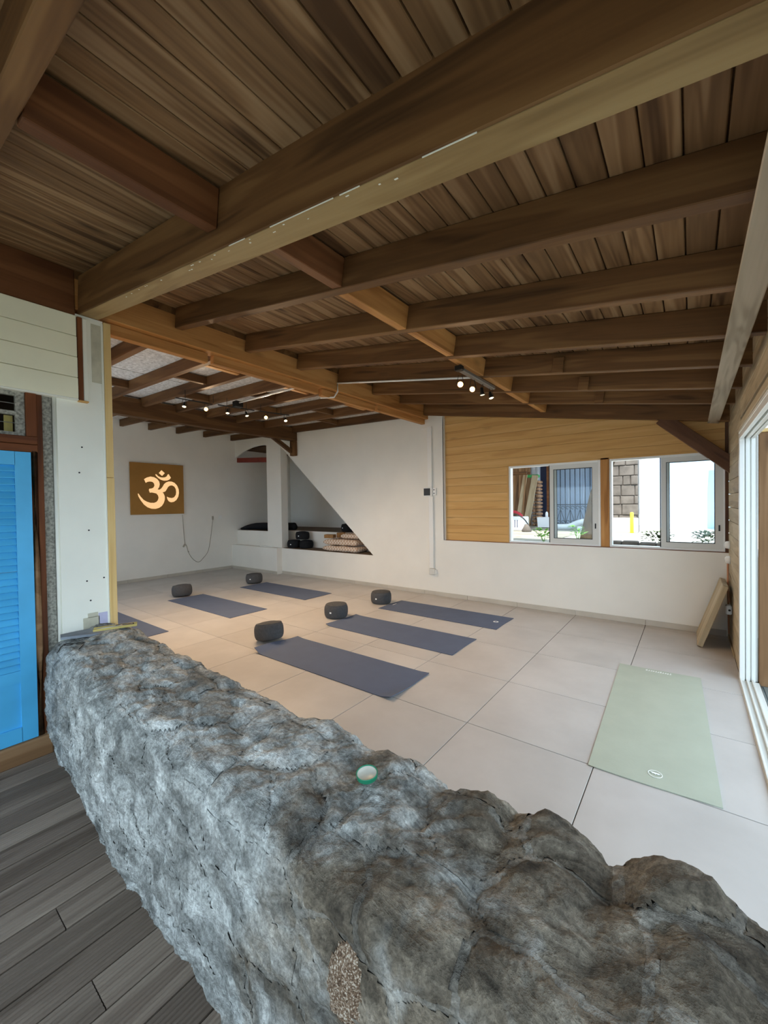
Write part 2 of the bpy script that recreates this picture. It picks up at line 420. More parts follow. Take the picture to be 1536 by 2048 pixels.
# ---- back wall: white masonry with arch, pillar, raking niche and plinth
arch = [(XL, 2.86), (-9.34, 2.905), (-9.23, 2.943), (-9.07, 2.988), (-8.90, 3.024), (-8.74, 3.052), (-8.58, 3.070), (-8.42, 3.076), (-8.275, 3.073), (-8.13, 3.05)]
back = struct('wall_back', prisms('white_wall', [
    ([(-7.60, 2.98), (-4.86, 0.60), (-3.31, 0.60), (-3.31, 3.40), (-7.60, 3.40)], YB, YB + 0.18),
    (R4(-7.60, 0, -3.31, 0.60), YB, YB + 0.45),
    (R4(-8.13, 0, -7.60, 3.40), YB, YB + 0.19),
    ([(XL, 3.40)] + arch + [(-8.13, 3.40)], YB, YB + 0.035),
    (R4(XL, 0, -8.13, 0.98), YB + 0.02, YB + 0.45),
    (R4(XL, 0, -7.62, 0.61), YB - 0.14, YB + 0.03),
    (R4(-3.31, 0, XR + 0.1, 0.955), YB, YB + 0.18),
    (R4(XL, 0, -4.6, 0.98), YB + 0.45, YB + 1.8),
    (R4(XL - 0.1, 0, -3.31, 3.5), YB + 1.8, YB + 1.95),
    (R4(-4.6, 0, -4.45, 3.3), YB + 0.18, YB + 1.9),
], 'white'), 'white painted back wall with raking triangular niche and low plinth')
box('shelf_board', (-7.60, YB + 0.02, 0.598), (-4.84, YB + 0.45, 0.604), 'shelf', back, 0)
box('shelf_board', (XL, YB + 0.455, 0.978), (-4.7, YB + 1.8, 0.988), 'shelf', back, 0)
box('ledge_cap', (XL, YB + 0.03, 0.978), (-8.13, YB + 0.45, 0.985), 'shelf', back, 0)
# underside of the stair over the niche
link('stair_soffit', prisms('stair_soffit', [([(-4.80, 0.62), (-7.60, 3.06), (-7.60, 3.16), (-4.66, 0.62)], YB + 0.18, YB + 1.8)], 'white'), back)
for k in range(9):
    box('soffit_plank', (XL, YB + 0.2 + 0.175 * k, 3.075), (-7.55, YB + 0.37 + 0.175 * k, 3.095), 'rafter', back)
beam('soffit_beam', (XL, YB + 0.075, 2.745), (-8.135, YB + 0.075, 2.655), 0.06, 0.115, 'oxblood', back)
# pine boarding round the windows
W1, W2, WZ0, WZ1 = (-2.215, -0.965), (-0.86, 0.325), 0.96, 2.125
bz = [0.955 + 0.130 * k for k in range(17)]
for z0 in bz:
    z1 = z0 + 0.128
    xr = W1[0] if z1 < WZ1 + 0.03 else XR
    if z0 < WZ1 < z1 + 0.0 and xr == XR:
        pass
    box('pine_board', (-3.31, YB + 0.055, z0), (xr, YB + 0.08, z1), 'pine', back, 0.002)
link('outer_skin', prisms('outer_skin', [(R4(-3.31, 0.9, W1[0], 3.4), YB + 0.085, YB + 0.17), (R4(W1[0], WZ1, XR + 0.1, 3.1), YB + 0.085, YB + 0.17)], 'greywood'), back)
box('window_post', (W1[1] + 0.002, YB + 0.045, 0.955), (W2[0] - 0.002, YB + 0.16, WZ1 + 0.02), 'beam', back)
box('window_casing', (-3.325, YB + 0.0, 0.955), (-3.305, YB + 0.06, 3.0), 'alu', back, 0.001)
box('sill_board', (-3.31, YB + 0.02, 0.953), (XR, YB + 0.17, 0.962), 'darkwood', back, 0.001)
# the reddish brown reveal on the window side
box('casing_strip', (W1[0] - 0.02, YB + 0.045, WZ0), (W1[0] - 0.002, YB + 0.07, WZ1 + 0.015), 'pine', back, 0.001)
box('casing_strip', (W1[0] - 0.02, YB + 0.045, WZ1), (XR, YB + 0.07, WZ1 + 0.018), 'pine', back, 0.001)

# ---- symbol wall, door wall (porch), closing walls
left = struct('wall_left', prisms('white_wall', [(R4(1.2, 0, 7.95, 3.5), XL - 0.15, XL)], 'white', 'X'), 'white painted side wall behind the backlit symbol panel')
front = struct('wall_front', prisms('white_wall', [(R4(XL - 0.1, 0, -8.9, 3.5), 1.10, 1.20), (R4(-5.0, 0, -3.76, 3.5), 1.10, 1.20), (R4(-8.9, 0, -5.0, 0.8), 1.10, 1.20), (R4(-8.9, 2.3, -5.0, 3.5), 1.10, 1.20)], 'white', 'Y'))
w3 = struct('window_3', None)  # unseen window, added to bring daylight into the back room
for x in (-8.9, -7.6, -6.3, -5.04): box('frame_bar', (x, 1.12, 0.8), (x + 0.04, 1.18, 2.3), 'alu', w3)
for z in (0.8, 2.26): box('frame_bar', (-8.86, 1.12, z), (-5.04, 1.18, z + 0.04), 'alu', w3)
rear = struct('wall_sky_block', prisms('sky_block_valance', [(R4(-3.8, 2.05, 0.9, 3.45), -1.46, -1.40)], 'greywood', 'Y'))  # unseen valance, added to keep sky light off the ceiling timbers

porch = struct('wall_porch', prisms('porch_wall', [
    (R4(0.875, -0.2, 1.172, 3.0), -3.76, -3.60),
    (R4(-1.4, 2.372, 0.875, 3.2), -3.76, -3.63),
    (R4(-1.4, -0.2, -0.12, 2.4), -3.76, -3.63)], 'panelwhite', 'X'), 'cream porch wall holding the blue door')
for k in range(4):
    z0 = 2.372 + 0.1525 * k
    box('clapboard', (-3.63, -1.4, z0), (-3.578 + 0.004 * (3 - k), 0.999, z0 + 0.149), 'cream', porch, 0.003)
box('drip_moulding', (-3.63, -1.4, 2.358), (-3.566, 1.0, 2.372), 'panelwhite', porch)
box('end_board', (-3.60, 1.002, 2.362), (-3.568, 1.032, 2.972), 'darkwood', porch)
box('end_trim', (-3.60, 1.034, 2.362), (-3.575, 1.062, 2.972), 'panelwhite', porch)
box('end_base', (-3.60, 1.0, 2.350), (-3.562, 1.062, 2.362), 'pine', porch)
link('render_strip', prisms('render_strip', [(R4(0.795, -0.14, 0.852, 2.40), -3.72, -3.625)], 'render', 'X'), porch)
link('corner_bead', tube('corner_bead', [(-3.615, 0.865, -0.1), (-3.615, 0.865, 2.38)], 0.013, 'panelwhite'), porch)
for y0, y1, z0, z1, m in ((1.00, 1.105, 0.60, 0.745, 'patch'), (1.03, 1.095, 0.74, 0.775, 'patch'), (1.098, 1.160, 0.60, 0.765, 'lilac'), (1.095, 1.168, 2.52, 2.96, 'patch')):
    box('plaster_patch', (-3.601, y0, z0), (-3.597, y1, z1), m, porch, 0.001)
for y, z in ((1.02, 2.02), (1.0, 1.83), (1.05, 1.40), (1.03, 1.02), (1.05, 0.87), (1.14, 1.03)):
    link('anchor_hole', lathe('anchor_hole', [(0, 0.001), (0.006, 0.001), (0.006, -0.002), (0, -0.002)], 'dark', 8), porch, Matrix.Translation((-3.5995, y, z)) @ Matrix.Rotation(math.pi / 2, 4, 'Y'))
post = struct('trim_1', None)
beam('corner_post', (-3.655, 1.196, 0.0), (-3.655, 1.196, 1.55), 0.14, 0.0, 'post', post) if False else None
box('post_board', (-3.73, 1.174, 0.0), (-3.588, 1.224, 1.80), 'post', post)
box('post_board', (-3.73, 1.174, 1.802), (-3.588, 1.222, 2.995), 'post', post)
box('post_edge', (-3.62, 1.158, 0.5), (-3.592, 1.173, 2.98), 'panelwhite', post)

# ---- sliding-door wall
right = struct('wall_right', None)
k = 0; z0 = 0.0
while z0 < 2.62:
    z1 = min(z0 + 0.148, 2.63)
    box('cladding_board', (XR, 4.66, z0), (XR + 0.03, YB + 0.06, z1 - 0.004), 'greywood', right, 0.003)
    if z0 > 2.1: box('cladding_board', (XR, 1.0, z0 + 0.05), (XR + 0.03, 4.65, z1 + 0.046), 'greywood', right, 0.003)
    z0 = z1 if z1 < 2.63 else 9
link('outer_skin', prisms('outer_skin', [(R4(4.64, -0.2, 6.2, 2.75), XR + 0.03, XR + 0.08), (R4(1.2, 2.17, 4.64, 2.75), XR + 0.03, XR + 0.08), (R4(-1.4, -0.2, 1.25, 0.85), XR + 0.06, XR + 0.16), (R4(-1.4, 2.15, 1.25, 2.75), XR + 0.06, XR + 0.16), (R4(0.95, 0.85, 1.25, 2.15), XR + 0.06, XR + 0.16), (R4(-1.4, 0.85, -1.2, 2.15), XR + 0.06, XR + 0.16)], 'greywood', 'X'), right)  # gap in the unseen porch side, added to let daylight onto the door wall
box('corner_batten', (XR - 0.03, YB + 0.03, 0.96), (XR, YB + 0.055, 2.45), 'brace', right)
box('kicker', (XR - 0.012, 5.2, 0.0), (XR, YB, 0.03), 'greywood', right)

# ---- doors and windows
d2 = struct('door_2', None, 'white aluminium sliding door frame standing open beside the green mat')
XF = XR - 0.012
for i, x in enumerate((0.0, 0.042, 0.078)):
    box('jamb_rail', (XF + x, 4.585 + 0.01 * i, 0.0), (XF + x + (0.034 if i == 0 else 0.026), 4.64, 2.12), 'alu', d2)
box('jamb_back', (XF, 4.62, 0.0), (XF + 0.12, 4.655, 2.12), 'alugrey', d2)
for i, x in enumerate((0.0, 0.042, 0.078)):
    box('head_rail', (XF + x, 1.25, 2.075), (XF + x + 0.026, 4.6, 2.125), 'alu', d2)
    box('floor_track', (XF + x, 1.25, 0.0), (XF + x + 0.012, 4.6, 0.022), 'alugrey', d2, 0.002)
box('head_back', (XF, 1.25, 2.125), (XF + 0.12, 4.65, 2.15), 'alu', d2)
box('sill_plate', (XF - 0.005, 1.25, -0.01), (XF + 0.125, 4.6, 0.003), 'alugrey', d2, 0.001)
box('casing_board', (XR - 0.02, 1.25, 2.15), (XR, 4.66, 2.20), 'greywood', d2)
out_post = struct('trim_2', None)
for i in range(4):
    box('post_board', (XF + 0.125 + 0.072 * i, 4.60, -0.02), (XF + 0.193 + 0.072 * i, 4.66, 2.12), 'pine' if i % 2 else 'log', out_post, 0.004)
box('post_cap', (XF + 0.12, 4.58, 2.12), (XF + 0.45, 4.68, 2.15), 'post', out_post)

def window(n, x0, x1, label, big):
    w = struct('window_%d' % n, None, label)
    y0, y1 = YB + 0.05, YB + 0.15; t = 0.028
    box('frame_bar', (x0, y0, WZ0), (x0 + t, y1, WZ1), 'alu', w)
    box('frame_bar', (x1 - t, y0, WZ0), (x1, y1, WZ1), 'alu', w)
    box('frame_bar', (x0 + t, y0, WZ1 - t), (x1 - t, y1, WZ1), 'alu', w)
    box('frame_bar', (x0 + t, y0, WZ0), (x1 - t, y1, WZ0 + t), 'alu', w)
    xm = (x0 + x1) / 2 - 0.03
    a, b, c, d = xm, x1 - t, WZ0 + t, WZ1 - t
    for yy, s in ((y0 + 0.012, 'sash'), (y0 + 0.055, 'rear_sash')):
        sa = a + (0.0 if s == 'sash' else 0.03)
        sash = link(s, prisms(s, [(R4(sa, c, sa + 0.052, d), yy, yy + 0.03), (R4(b - 0.075, c, b, d), yy, yy + 0.03),
                                  (R4(sa + 0.052, c, b - 0.075, c + 0.062), yy, yy + 0.03), (R4(sa + 0.052, d - 0.062, b - 0.075, d), yy, yy + 0.03)], 'alugrey'), w)
        link('pane', prisms('pane', [(R4(sa + 0.05, c + 0.06, b - 0.073, d - 0.06), yy + 0.012, yy + 0.018)], 'glass'), sash)
        gb = bmesh.new()
        for r in (R4(sa + 0.052, c + 0.062, sa + 0.058, d - 0.062), R4(b - 0.081, c + 0.062, b - 0.075, d - 0.062), R4(sa + 0.052, c + 0.062, b - 0.075, c + 0.068), R4(sa + 0.052, d - 0.068, b - 0.075, d - 0.062)):
            prism_bm(gb, r, yy - 0.001, yy + 0.011)
        link('gasket', bm_mesh('gasket', gb, 'dark'), sash)
        if s == 'sash': box('latch', (b - 0.045, yy - 0.006, WZ0 + 0.24), (b - 0.030, yy + 0.001, WZ0 + 0.31), 'black', sash)
    box('edge_strip', (xm - 0.012, y0 + 0.01, WZ0 + t), (xm - 0.001, y0 + 0.02, WZ1 - t), 'dark', w, 0.001)
    return w
window(1, W1[0], W1[1], 'sliding window beside the pine boarding, looking onto the blue gate', 0)
window(2, W2[0], W2[1], 'sliding window in the corner, looking onto the sunlit yard', 1)

d1 = struct('door_1', None, 'bright blue louvred shutter door in a brown wooden frame')
leaf = link('door_leaf', prisms('door_leaf', [
    (R4(0.638, 0.0, 0.722, 1.95), -3.615, -3.575), (R4(0.0, 0.0, 0.09, 1.95), -3.615, -3.575),
    (R4(0.09, 1.86, 0.64, 1.95), -3.615, -3.575), (R4(0.09, 0.0, 0.64, 0.10), -3.615, -3.575), (R4(0.09, 0.10, 0.64, 0.42), -3.61, -3.59),
    (R4(0.09, 0.40, 0.64, 0.48), -3.615, -3.577)], 'blue', 'X'), d1)
sl_me = box_mesh(0.549, 0.056, 0.009, 'blue', 0.002)
for i in range(31):
    z = 0.505 + i * 0.0445
    link('louvre_slat', sl_me, leaf, Matrix.Translation((-3.594, 0.3645, z)) @ Matrix.Rotation(math.pi / 2, 4, 'Z') @ Matrix.Rotation(math.radians(58), 4, 'X'))
box('mid_rail_gap', (-3.60, 0.09, 1.148), (-3.578, 0.64, 1.156), 'darkwood', leaf, 0.001)
link('jamb_log', tube('jamb_log', [(-3.60, 0.742, -0.1), (-3.598, 0.743, 0.6), (-3.602, 0.741, 1.2), (-3.60, 0.742, 1.96)], 0.021, 'log', 12), d1)
box('jamb', (-3.66, 0.762, -0.14), (-3.602, 0.795, 2.40), 'darkwood', d1)
box('jamb', (-3.66, -0.12, -0.14), (-3.60, -0.03, 2.40), 'darkwood', d1)
box('head', (-3.66, -0.03, 1.953), (-3.585, 0.762, 2.005), 'darkwood', d1)
box('transom_rail', (-3.66, -0.03, 2.008), (-3.58, 0.762, 2.06), 'darkwood', d1)
box('transom_stile', (-3.66, 0.705, 2.06), (-3.588, 0.762, 2.372), 'darkwood', d1)
tf = link('transom_light', prisms('transom_light', [(R4(0.655, 2.06, 0.703, 2.37), -3.64, -3.61), (R4(-0.03, 2.06, 0.655, 2.085), -3.64, -3.61), (R4(-0.03, 2.20, 0.655, 2.225), -3.64, -3.61), (R4(-0.03, 2.33, 0.655, 2.37), -3.64, -3.61)], 'render', 'X'), d1)
for y in [0.05 + 0.07 * i for i in range(9)]:
    box('slat', (-3.70, y, 2.085), (-3.69, y + (0.045 if int(y * 100) % 3 else 0.03), 2.205), 'yellow', tf, 0.001)
link('wire', tube('wire', [(-3.612, -0.02, 2.145), (-3.612, 0.655, 2.145)], 0.0025, 'steel', 6), tf)
link('wire', tube('wire', [(-3.612, -0.02, 2.28), (-3.612, 0.655, 2.275)], 0.003, 'steel', 6), tf)
box('threshold', (-3.68, -0.2, -0.145), (-3.55, 0.80, -0.005), 'log', d1, 0.01)
light_stop_box = struct('wall_light_stop', prisms('light_stop_box', [(R4(-1.4, -0.2, 1.1, 3.45), -4.75, -4.7), (R4(-1.4, 3.4, 1.1, 3.45), -4.7, -3.76), (R4(-1.4, -0.2, 1.1, -0.15), -4.7, -3.76), (R4(-1.4, -0.15, -1.35, 3.4), -4.7, -3.76), (R4(1.05, -0.15, 1.1, 3.4), -4.7, -3.76)], 'shelf', 'X'))  # unseen box, added so outside light cannot leak round the blue door
box('added_door_stop', (-3.70, 0.70, -0.14), (-3.625, 0.80, 2.40), 'darkwood', d1)  # strip added behind the leaf edge to close a light leak

# ---- skirting tiles
bbk = struct('baseboard_back', None); bbl = struct('baseboard_left', None)
for x1, x0 in zip(GX, GX[1:]):
    a, b = max(x0, -7.60), min(x1, XR - 0.02)
    if b - a > 0.03: box('skirting_tile', (a + 0.0015, YB - 0.011, 0.0), (b - 0.0015, YB, 0.07), 'skirt', bbk, 0.002)
    a, b = max(x0, XL + 0.012), min(x1, -7.62)
    if b - a > 0.03: box('skirting_tile', (a + 0.0015, YB - 0.151, 0.0), (b - 0.0015, YB - 0.14, 0.07), 'skirt', bbk, 0.002)
for y0, y1 in zip(GY, GY[1:]):
    a, b = max(y0, 1.21), min(y1, YB - 0.152)
    if b - a > 0.03: box('skirting_tile', (XL, a + 0.0015, 0.0), (XL + 0.011, b - 0.0015, 0.07), 'skirt', bbl, 0.002)

# ---- ceiling of the main room and porch: boards on sloping joists
ceil = struct('ceiling', None, 'brown boarded timber ceiling on sloping joists')
link('roof_deck', prisms('roof_deck', [([(-3.80, cz(-3.80) + 0.03), (0.95, cz(0.95) + 0.03), (0.95, cz(0.95) + 0.09), (-3.80, cz(-3.80) + 0.09)], -1.4, 6.3)], 'joist'), ceil)
pw = 0.112; x = -3.602; i = 0
while x < 0.42:
    xc = x + pw / 2
    cut = 1.08 + 0.0 * random.random()
    beam('ceiling_plank', (xc, -1.39, cz(xc)), (xc, 1.075, cz(xc)), pw - 0.005, 0.02, 'plank', ceil, NRM, 0.003)
    beam('ceiling_plank', (xc, 1.085, cz(xc)), (xc, 6.15, cz(xc)), pw - 0.005, 0.02, 'plank', ceil, NRM, 0.003)
    x += pw
JY = [-1.06, -0.36, 0.31, 1.755, 2.45, 3.13, 3.80, 4.50, 5.18]
for y in JY:
    beam('joist', (-3.60, y, jz(-3.60)), (XR + 0.02, y, jz(XR + 0.02)), 0.07, 0.172, 'joist', ceil, NRM)
beam('joist', (-3.60, 5.885, jz(-3.6) - 0.06), (XR + 0.02, 5.885, jz(XR + 0.02) - 0.06), 0.075, 0.23, 'joist', ceil, NRM)
beam('tie_beam', (-3.62, 1.08, 3.005), (XR + 0.25, 1.08, 3.005 - 0.146 * (3.62 + XR + 0.25)), 0.125, 0.275, 'joist', ceil, NRM, 0.006)
beam('worn_lit_underside', (-3.58, 1.08, 3.0015 - 0.0056), (XR + 0.2, 1.08, 3.0015 - 0.146 * (3.62 + XR + 0.2)), 0.117, 0.004, 'worn_lit', ceil, NRM, 0.001)  # worn bare face, coloured lighter still for light thrown up by the floor
for k in range(22):
    xx = -2.9 + 2.4 * random.random(); L = random.uniform(0.004, 0.016); yy = 1.030 + 0.025 * random.random() ** 2
    beam('paint_fleck', (xx, yy, 2.9985 - 0.146 * (xx + 3.62)), (xx + L, yy, 2.9985 - 0.146 * (xx + L + 3.62)), random.uniform(0.002, 0.006), 0.0015, 'panelwhite', ceil, NRM, 0)
for xa, xb in ((-1.33, -0.98), (-0.95, -0.86), (-0.62, -0.45), (-1.62, -1.5)):
    beam('paint_edge', (xa, 1.019, 3.0 - 0.146 * (xa + 3.62)), (xb, 1.0185, 3.0 - 0.146 * (xb + 3.62)), 0.0025, 0.003, 'panelwhite', ceil, NRM, 0)
# bridging between the joists
ys = [1.145] + [y for y in JY if y > 1.2] + [5.85]
zb = jz(-1.64)
for i, (a, b) in enumerate(zip(ys, ys[1:])):
    dx = 0.012 * (-1) ** i
    beam('bridging_block', (-1.645 + dx, a + 0.035, zb + 0.004), (-1.645 + dx, b - 0.035, zb + 0.004), 0.075, 0.16, 'beam' if i > 0 else 'redwood', ceil, NRM)
beam('bridging_block', (-1.745, 0.348, jz(-1.745) - 0.01), (-1.745, 1.015, jz(-1.745) - 0.01), 0.08, 0.17, 'redwood', ceil, NRM)
for x, y in ((-0.93, 3.755), (-0.86, 4.455), (-0.83, 5.135)):
    beam('nailing_cleat', (x - 0.045, y - 0.015, jz(x) - 0.0), (x + 0.045, y - 0.015, jz(x) - 0.012), 0.03, 0.13, 'joist', ceil, NRM)
# main beam between the two ceilings, and the rail under it
beam('main_beam', (-3.668, 1.0, 3.035), (-3.668, YB + 0.05, 3.035), 0.135, 0.30, 'beam', ceil)
beam('wall_plate', (-3.665, -1.4, 2.985), (-3.665, 0.998, 2.985), 0.14, 0.33, 'redwood', ceil)
for a, b, dz in ((1.225, 2.06, 0), (2.12, 3.50, 0.008), (3.56, 4.62, 0.0), (4.68, YB, 0.01)):
    beam('under_rail', (-3.70, a, 2.945 + dz), (-3.70, b, 2.945 + dz), 0.07, 0.088, 'beam', ceil)
# purlin that carries the joists by the sliding doors
beam('purlin', (0.205, -1.38, 2.452), (0.205, YB + 0.05, 2.452), 0.105, 0.055, 'purlin', ceil, (0.16, 0, 1))
beam('brace', (-0.335, 5.895, 2.50), (0.355, 5.895, 1.845), 0.07, 0.15, 'brace', ceil)

# ---- lower ceiling over the back part: fibre panels on rafters
ceil2 = struct('ceiling', None, 'pale fibreboard ceiling with brown rafters over the back of the room')
def rz(x): return 3.10 + 0.035 * (-4.0 - x)
RY = [1.30, 1.70, 2.31, 2.83, 3.37, 3.92, 4.52, 5.17, 5.90]
link('roof_deck', prisms('roof_deck2', [([(XL - 0.2, rz(XL) + 0.17), (-3.6, rz(-3.6) + 0.17), (-3.6, rz(-3.6) + 0.23), (XL - 0.2, rz(XL) + 0.23)], -0.4, 8.0)], 'joist'), ceil2)  # front end runs on as an unseen eave, added to block sun
n2 = Vector((0.035, 0, 1)).normalized()
for y in RY:
    beam('rafter', (-3.74, y, rz(-3.74)), (XL + 0.005, y, rz(XL)), 0.068, 0.14, 'rafter', ceil2, n2)
for a, b in zip(RY, RY[1:]):
    for (x0, x1) in ((-3.76, -5.6), (-5.62, -7.6), (-7.62, XL + 0.01)):
        link('ceiling_panel', prisms('ceiling_panel', [([(x1, rz(x1) + 0.142), (x0, rz(x0) + 0.142), (x0, rz(x0) + 0.155), (x1, rz(x1) + 0.155)], a - 0.02, b + 0.02)], 'fibre'), ceil2)
for i, (a, b) in enumerate(zip(RY, RY[1:])):
    for x in ((-5.05, -8.6) if i % 2 == 0 else (-6.2 + 0.08 * i, -8.1)):
        beam('nogging', (x, a + 0.034, rz(x) + 0.035), (x, b - 0.034, rz(x) + 0.035), 0.06, 0.095, 'rafter', ceil2)
for i, (a, b) in enumerate(zip(RY[2:], RY[3:])):
    x = -4.30
    if i % 2 == 0: beam('nogging', (x, a + 0.034, rz(x) + 0.03), (x, b - 0.034, rz(x) + 0.03), 0.06, 0.095, 'beam', ceil2)
beam('collar_beam', (-7.08, 1.2, rz(-7.08) - 0.175), (-7.08, YB + 0.05, rz(-7.08) - 0.175), 0.145, 0.285, 'rafter', ceil2)
beam('corbel_post', (-7.08, YB + 0.0, 2.72), (-7.08, YB + 0.0, 3.05), 0.14, 0.001, 'rafter', ceil2) if False else None
box('corbel_post', (-7.15, YB - 0.10, 2.70), (-7.00, YB - 0.001, 3.03), 'rafter', ceil2, 0.012)
beam('corbel_brace', (-7.11, YB - 0.10, 2.76), (-7.11, YB - 0.62, 3.04), 0.08, 0.08, 'rafter', ceil2)

# ---- deck of the porch: grooved boards
deck = struct('deck_floor', prisms('deck_bearers', [(R4(-3.62, -1.4, 0.45, 0.95), -0.25, -0.172)], 'dark', 'Z'), 'weathered grey grooved deck boards')
def deck_board_mesh(L, w=0.138, h=0.028, grooves=7):
    key = ('deck', round(L, 3))
    if key in _cache: return _cache[key]
    prof = [(-w / 2, -h), (-w / 2, -0.003), (-w / 2 + 0.004, 0)]
    for k in range(grooves):
        c = -w / 2 + w * (k + 1) / (grooves + 1); prof += [(c - 0.0045, 0), (c - 0.002, -0.0035), (c + 0.002, -0.0035), (c + 0.0045, 0)]
    prof += [(w / 2 - 0.004, 0), (w / 2, -0.003), (w / 2, -h)]
    _cache[key] = prisms('deck_board', [(prof, -L / 2, L / 2)], 'deck', 'X'); return _cache[key]
x = -3.53; i = 0
while x < 0.42:
    cuts = [-1.4, 0.92]
    if i % 3 == 1: cuts = [-1.4, 0.475 if 9 < i < 14 else random.uniform(-1.0, 0.1), 0.92]
    for a, b in zip(cuts, cuts[1:]):
        link('deck_board', deck_board_mesh(b - a - 0.004), deck, Matrix.Translation((x, (a + b) / 2, -0.14 - random.random() * 0.003)) @ Matrix.Rotation(math.pi / 2, 4, 'Z'))
    x += 0.1445; i += 1

# ---- rubble stone parapet
SX0, SX1, DU = -3.605, 0.42, 0.0085
sv = np.linspace(0, 1, 236)
us = np.arange(SX0, SX1 + DU, DU)
def stone_grid():
    U, S = np.meshgrid(us, sv, indexing='ij')
    bumps = [(-3.15, 0.18, 0.01), (-1.16, 0.10, 0.03), (-0.93, 0.05, -0.02), (-0.76, 0.06, 0.022), (-0.62, 0.04, -0.02), (-0.49, 0.07, 0.028), (-0.40, 0.03, -0.02), (-0.29, 0.08, 0.03), (-0.16, 0.04, -0.025), (0.0, 0.10, 0.05), (0.17, 0.05, -0.02), (0.3, 0.08, 0.02)]
    zf = 0.675 + 0 * us
    for c, w, h in bumps: zf = zf + h * np.exp(-((us - c) / w) ** 2)
    yn = 0.70 + 0.095 * sstep(-2.0, -3.6, us) - 0.03 * sstep(-1.6, -0.4, us)
    yf = 1.16 + 0.06 * sstep(-1.4, -3.3, us) - 0.03 * sstep(-0.3, 0.2, us)
    zn = 0.63 - 0.03 * sstep(-2.8, -3.6, us) + 0.015 * sstep(-1.6, -0.2, us)
    key = [(yn + 0.015, -0.17 + 0 * us), (yn - 0.02, 0.1 + 0 * us), (yn - 0.02, zn - 0.17), (yn + 0.0, zn - 0.05), (yn + 0.07, zn), (yn + 0.22, (zn + zf) / 2 + 0.005), (yf - 0.10, zf), (yf - 0.02, zf - 0.03), (yf + 0.02, zf - 0.15), (yf + 0.03, 0.2 + 0 * us), (yf + 0.03, -0.03 + 0 * us)]
    Y = np.stack([k[0] for k in key], 1); Z = np.stack([k[1] for k in key], 1)
    L = np.array([0, 0.27, 0.66, 0.78, 0.86, 1.02, 1.19, 1.28, 1.40, 1.72, 1.95]); L = L / L[-1]
    # smooth interpolation of the section
    idx = np.clip(np.searchsorted(L, sv, side='right') - 1, 0, len(L) - 2); t = (sv - L[idx]) / (L[idx + 1] - L[idx])
    def cr(A):
        P0 = A[:, np.maximum(idx - 1, 0)]; P1 = A[:, idx]; P2 = A[:, idx + 1]; P3 = A[:, np.minimum(idx + 2, len(L) - 1)]
        return 0.5 * (2 * P1 + (P2 - P0) * t + (2 * P0 - 5 * P1 + 4 * P2 - P3) * t ** 2 + (3 * P1 - P0 - 3 * P2 + P3) * t ** 3)
    P = np.stack([U, cr(Y), cr(Z)], -1)
    du = np.gradient(P, axis=0); dv = np.gradient(P, axis=1)
    N = np.cross(du, dv); N /= np.linalg.norm(N, axis=-1, keepdims=True) + 1e-9
    N = -N if N[len(us) // 2, 100, 2] < 0 else N
    arc = S * 1.95
    # rubble cells
    q = np.stack([U / 0.24 + 0.35 * arc, arc / 0.19 + 0.12 * U], -1)
    wob = np.stack([fbm(P * 5.5, 3, 11), fbm(P * 5.5, 3, 17)], -1) * 0.22
    q = q + wob
    ib = np.floor(q).astype(np.int64)
    F1 = np.full(U.shape, 9.0); F2 = np.full(U.shape, 9.0); ID = np.zeros(U.shape, np.int64); CX = np.zeros(U.shape + (2,))
    zero = np.zeros_like(ib[..., 0])
    for dx in (-1, 0, 1):
        for dy in (-1, 0, 1):
            cx, cy = ib[..., 0] + dx, ib[..., 1] + dy
            jx = cx + 0.15 + 0.7 * _hash(cx, cy, zero, 3); jy = cy + 0.15 + 0.7 * _hash(cx, cy, zero, 5)
            d = np.hypot(q[..., 0] - jx, q[..., 1] - jy); nid = (cx + 500) * 1000 + cy + 500
            less = d < F1
            F2 = np.where(less, F1, np.minimum(F2, d)); CX = np.where(less[..., None], np.stack([q[..., 0] - jx, q[..., 1] - jy], -1), CX)
            ID = np.where(less, nid, ID); F1 = np.minimum(F1, d)
    edge = F2 - F1
    m = sstep(0.0, 0.42, edge)
    r1 = _hash(ID, ID * 0 + 1, ID * 0, 21); r2 = _hash(ID, ID * 0 + 2, ID * 0, 22) - 0.5; r3 = _hash(ID, ID * 0 + 3, ID * 0, 23) - 0.5
    # the near face is washed with cement, so its stones stand out less
    topness = np.clip(N[..., 2], 0, 1)
    relief = 0.001 + 0.007 * topness
    stone_h = m * (relief * (0.4 + 1.2 * r1) + (0.020 + 0.030 * topness) * (r2 * CX[..., 0] + r3 * CX[..., 1]))
    A = P.copy()
    ang = 0.55
    rot = np.stack([A[..., 0] * math.cos(ang) + (A[..., 1] - A[..., 2] * 0.7) * math.sin(ang), -A[..., 0] * math.sin(ang) + (A[..., 1] - A[..., 2] * 0.7) * math.cos(ang), A[..., 2]], -1)
    n_large = 0.014 * fbm(P * 3.1, 3, 31)
    n_ridge = 0.020 * fbm(rot * np.array([5.0, 17.0, 9.0]), 5, 41, True)
    n_mid = 0.016 * fbm(P * 15.0, 4, 51)
    n_fine = 0.006 * fbm(P * 44.0, 3, 61)
    base = n_large + n_ridge * (0.5 + 0.5 * vnoise(P * 4, 77)) + n_mid + n_fine
    # cracks
    crack = np.abs(fbm(P * 4.2 + 7.0, 3, 71)); base = base - 0.012 * (1 - sstep(0.0, 0.035, crack)) * sstep(0.1, 0.4, vnoise(P * 2.3, 73))
    fade = sstep(0, 0.02, S)
    core = P + N * ((base + np.minimum(stone_h, 0) - 0.004 * m) * fade)[..., None]
    surf = P + N * ((base + stone_h + 0.003 * sstep(0.03, 0.12, edge) - 0.0012) * fade)[..., None]
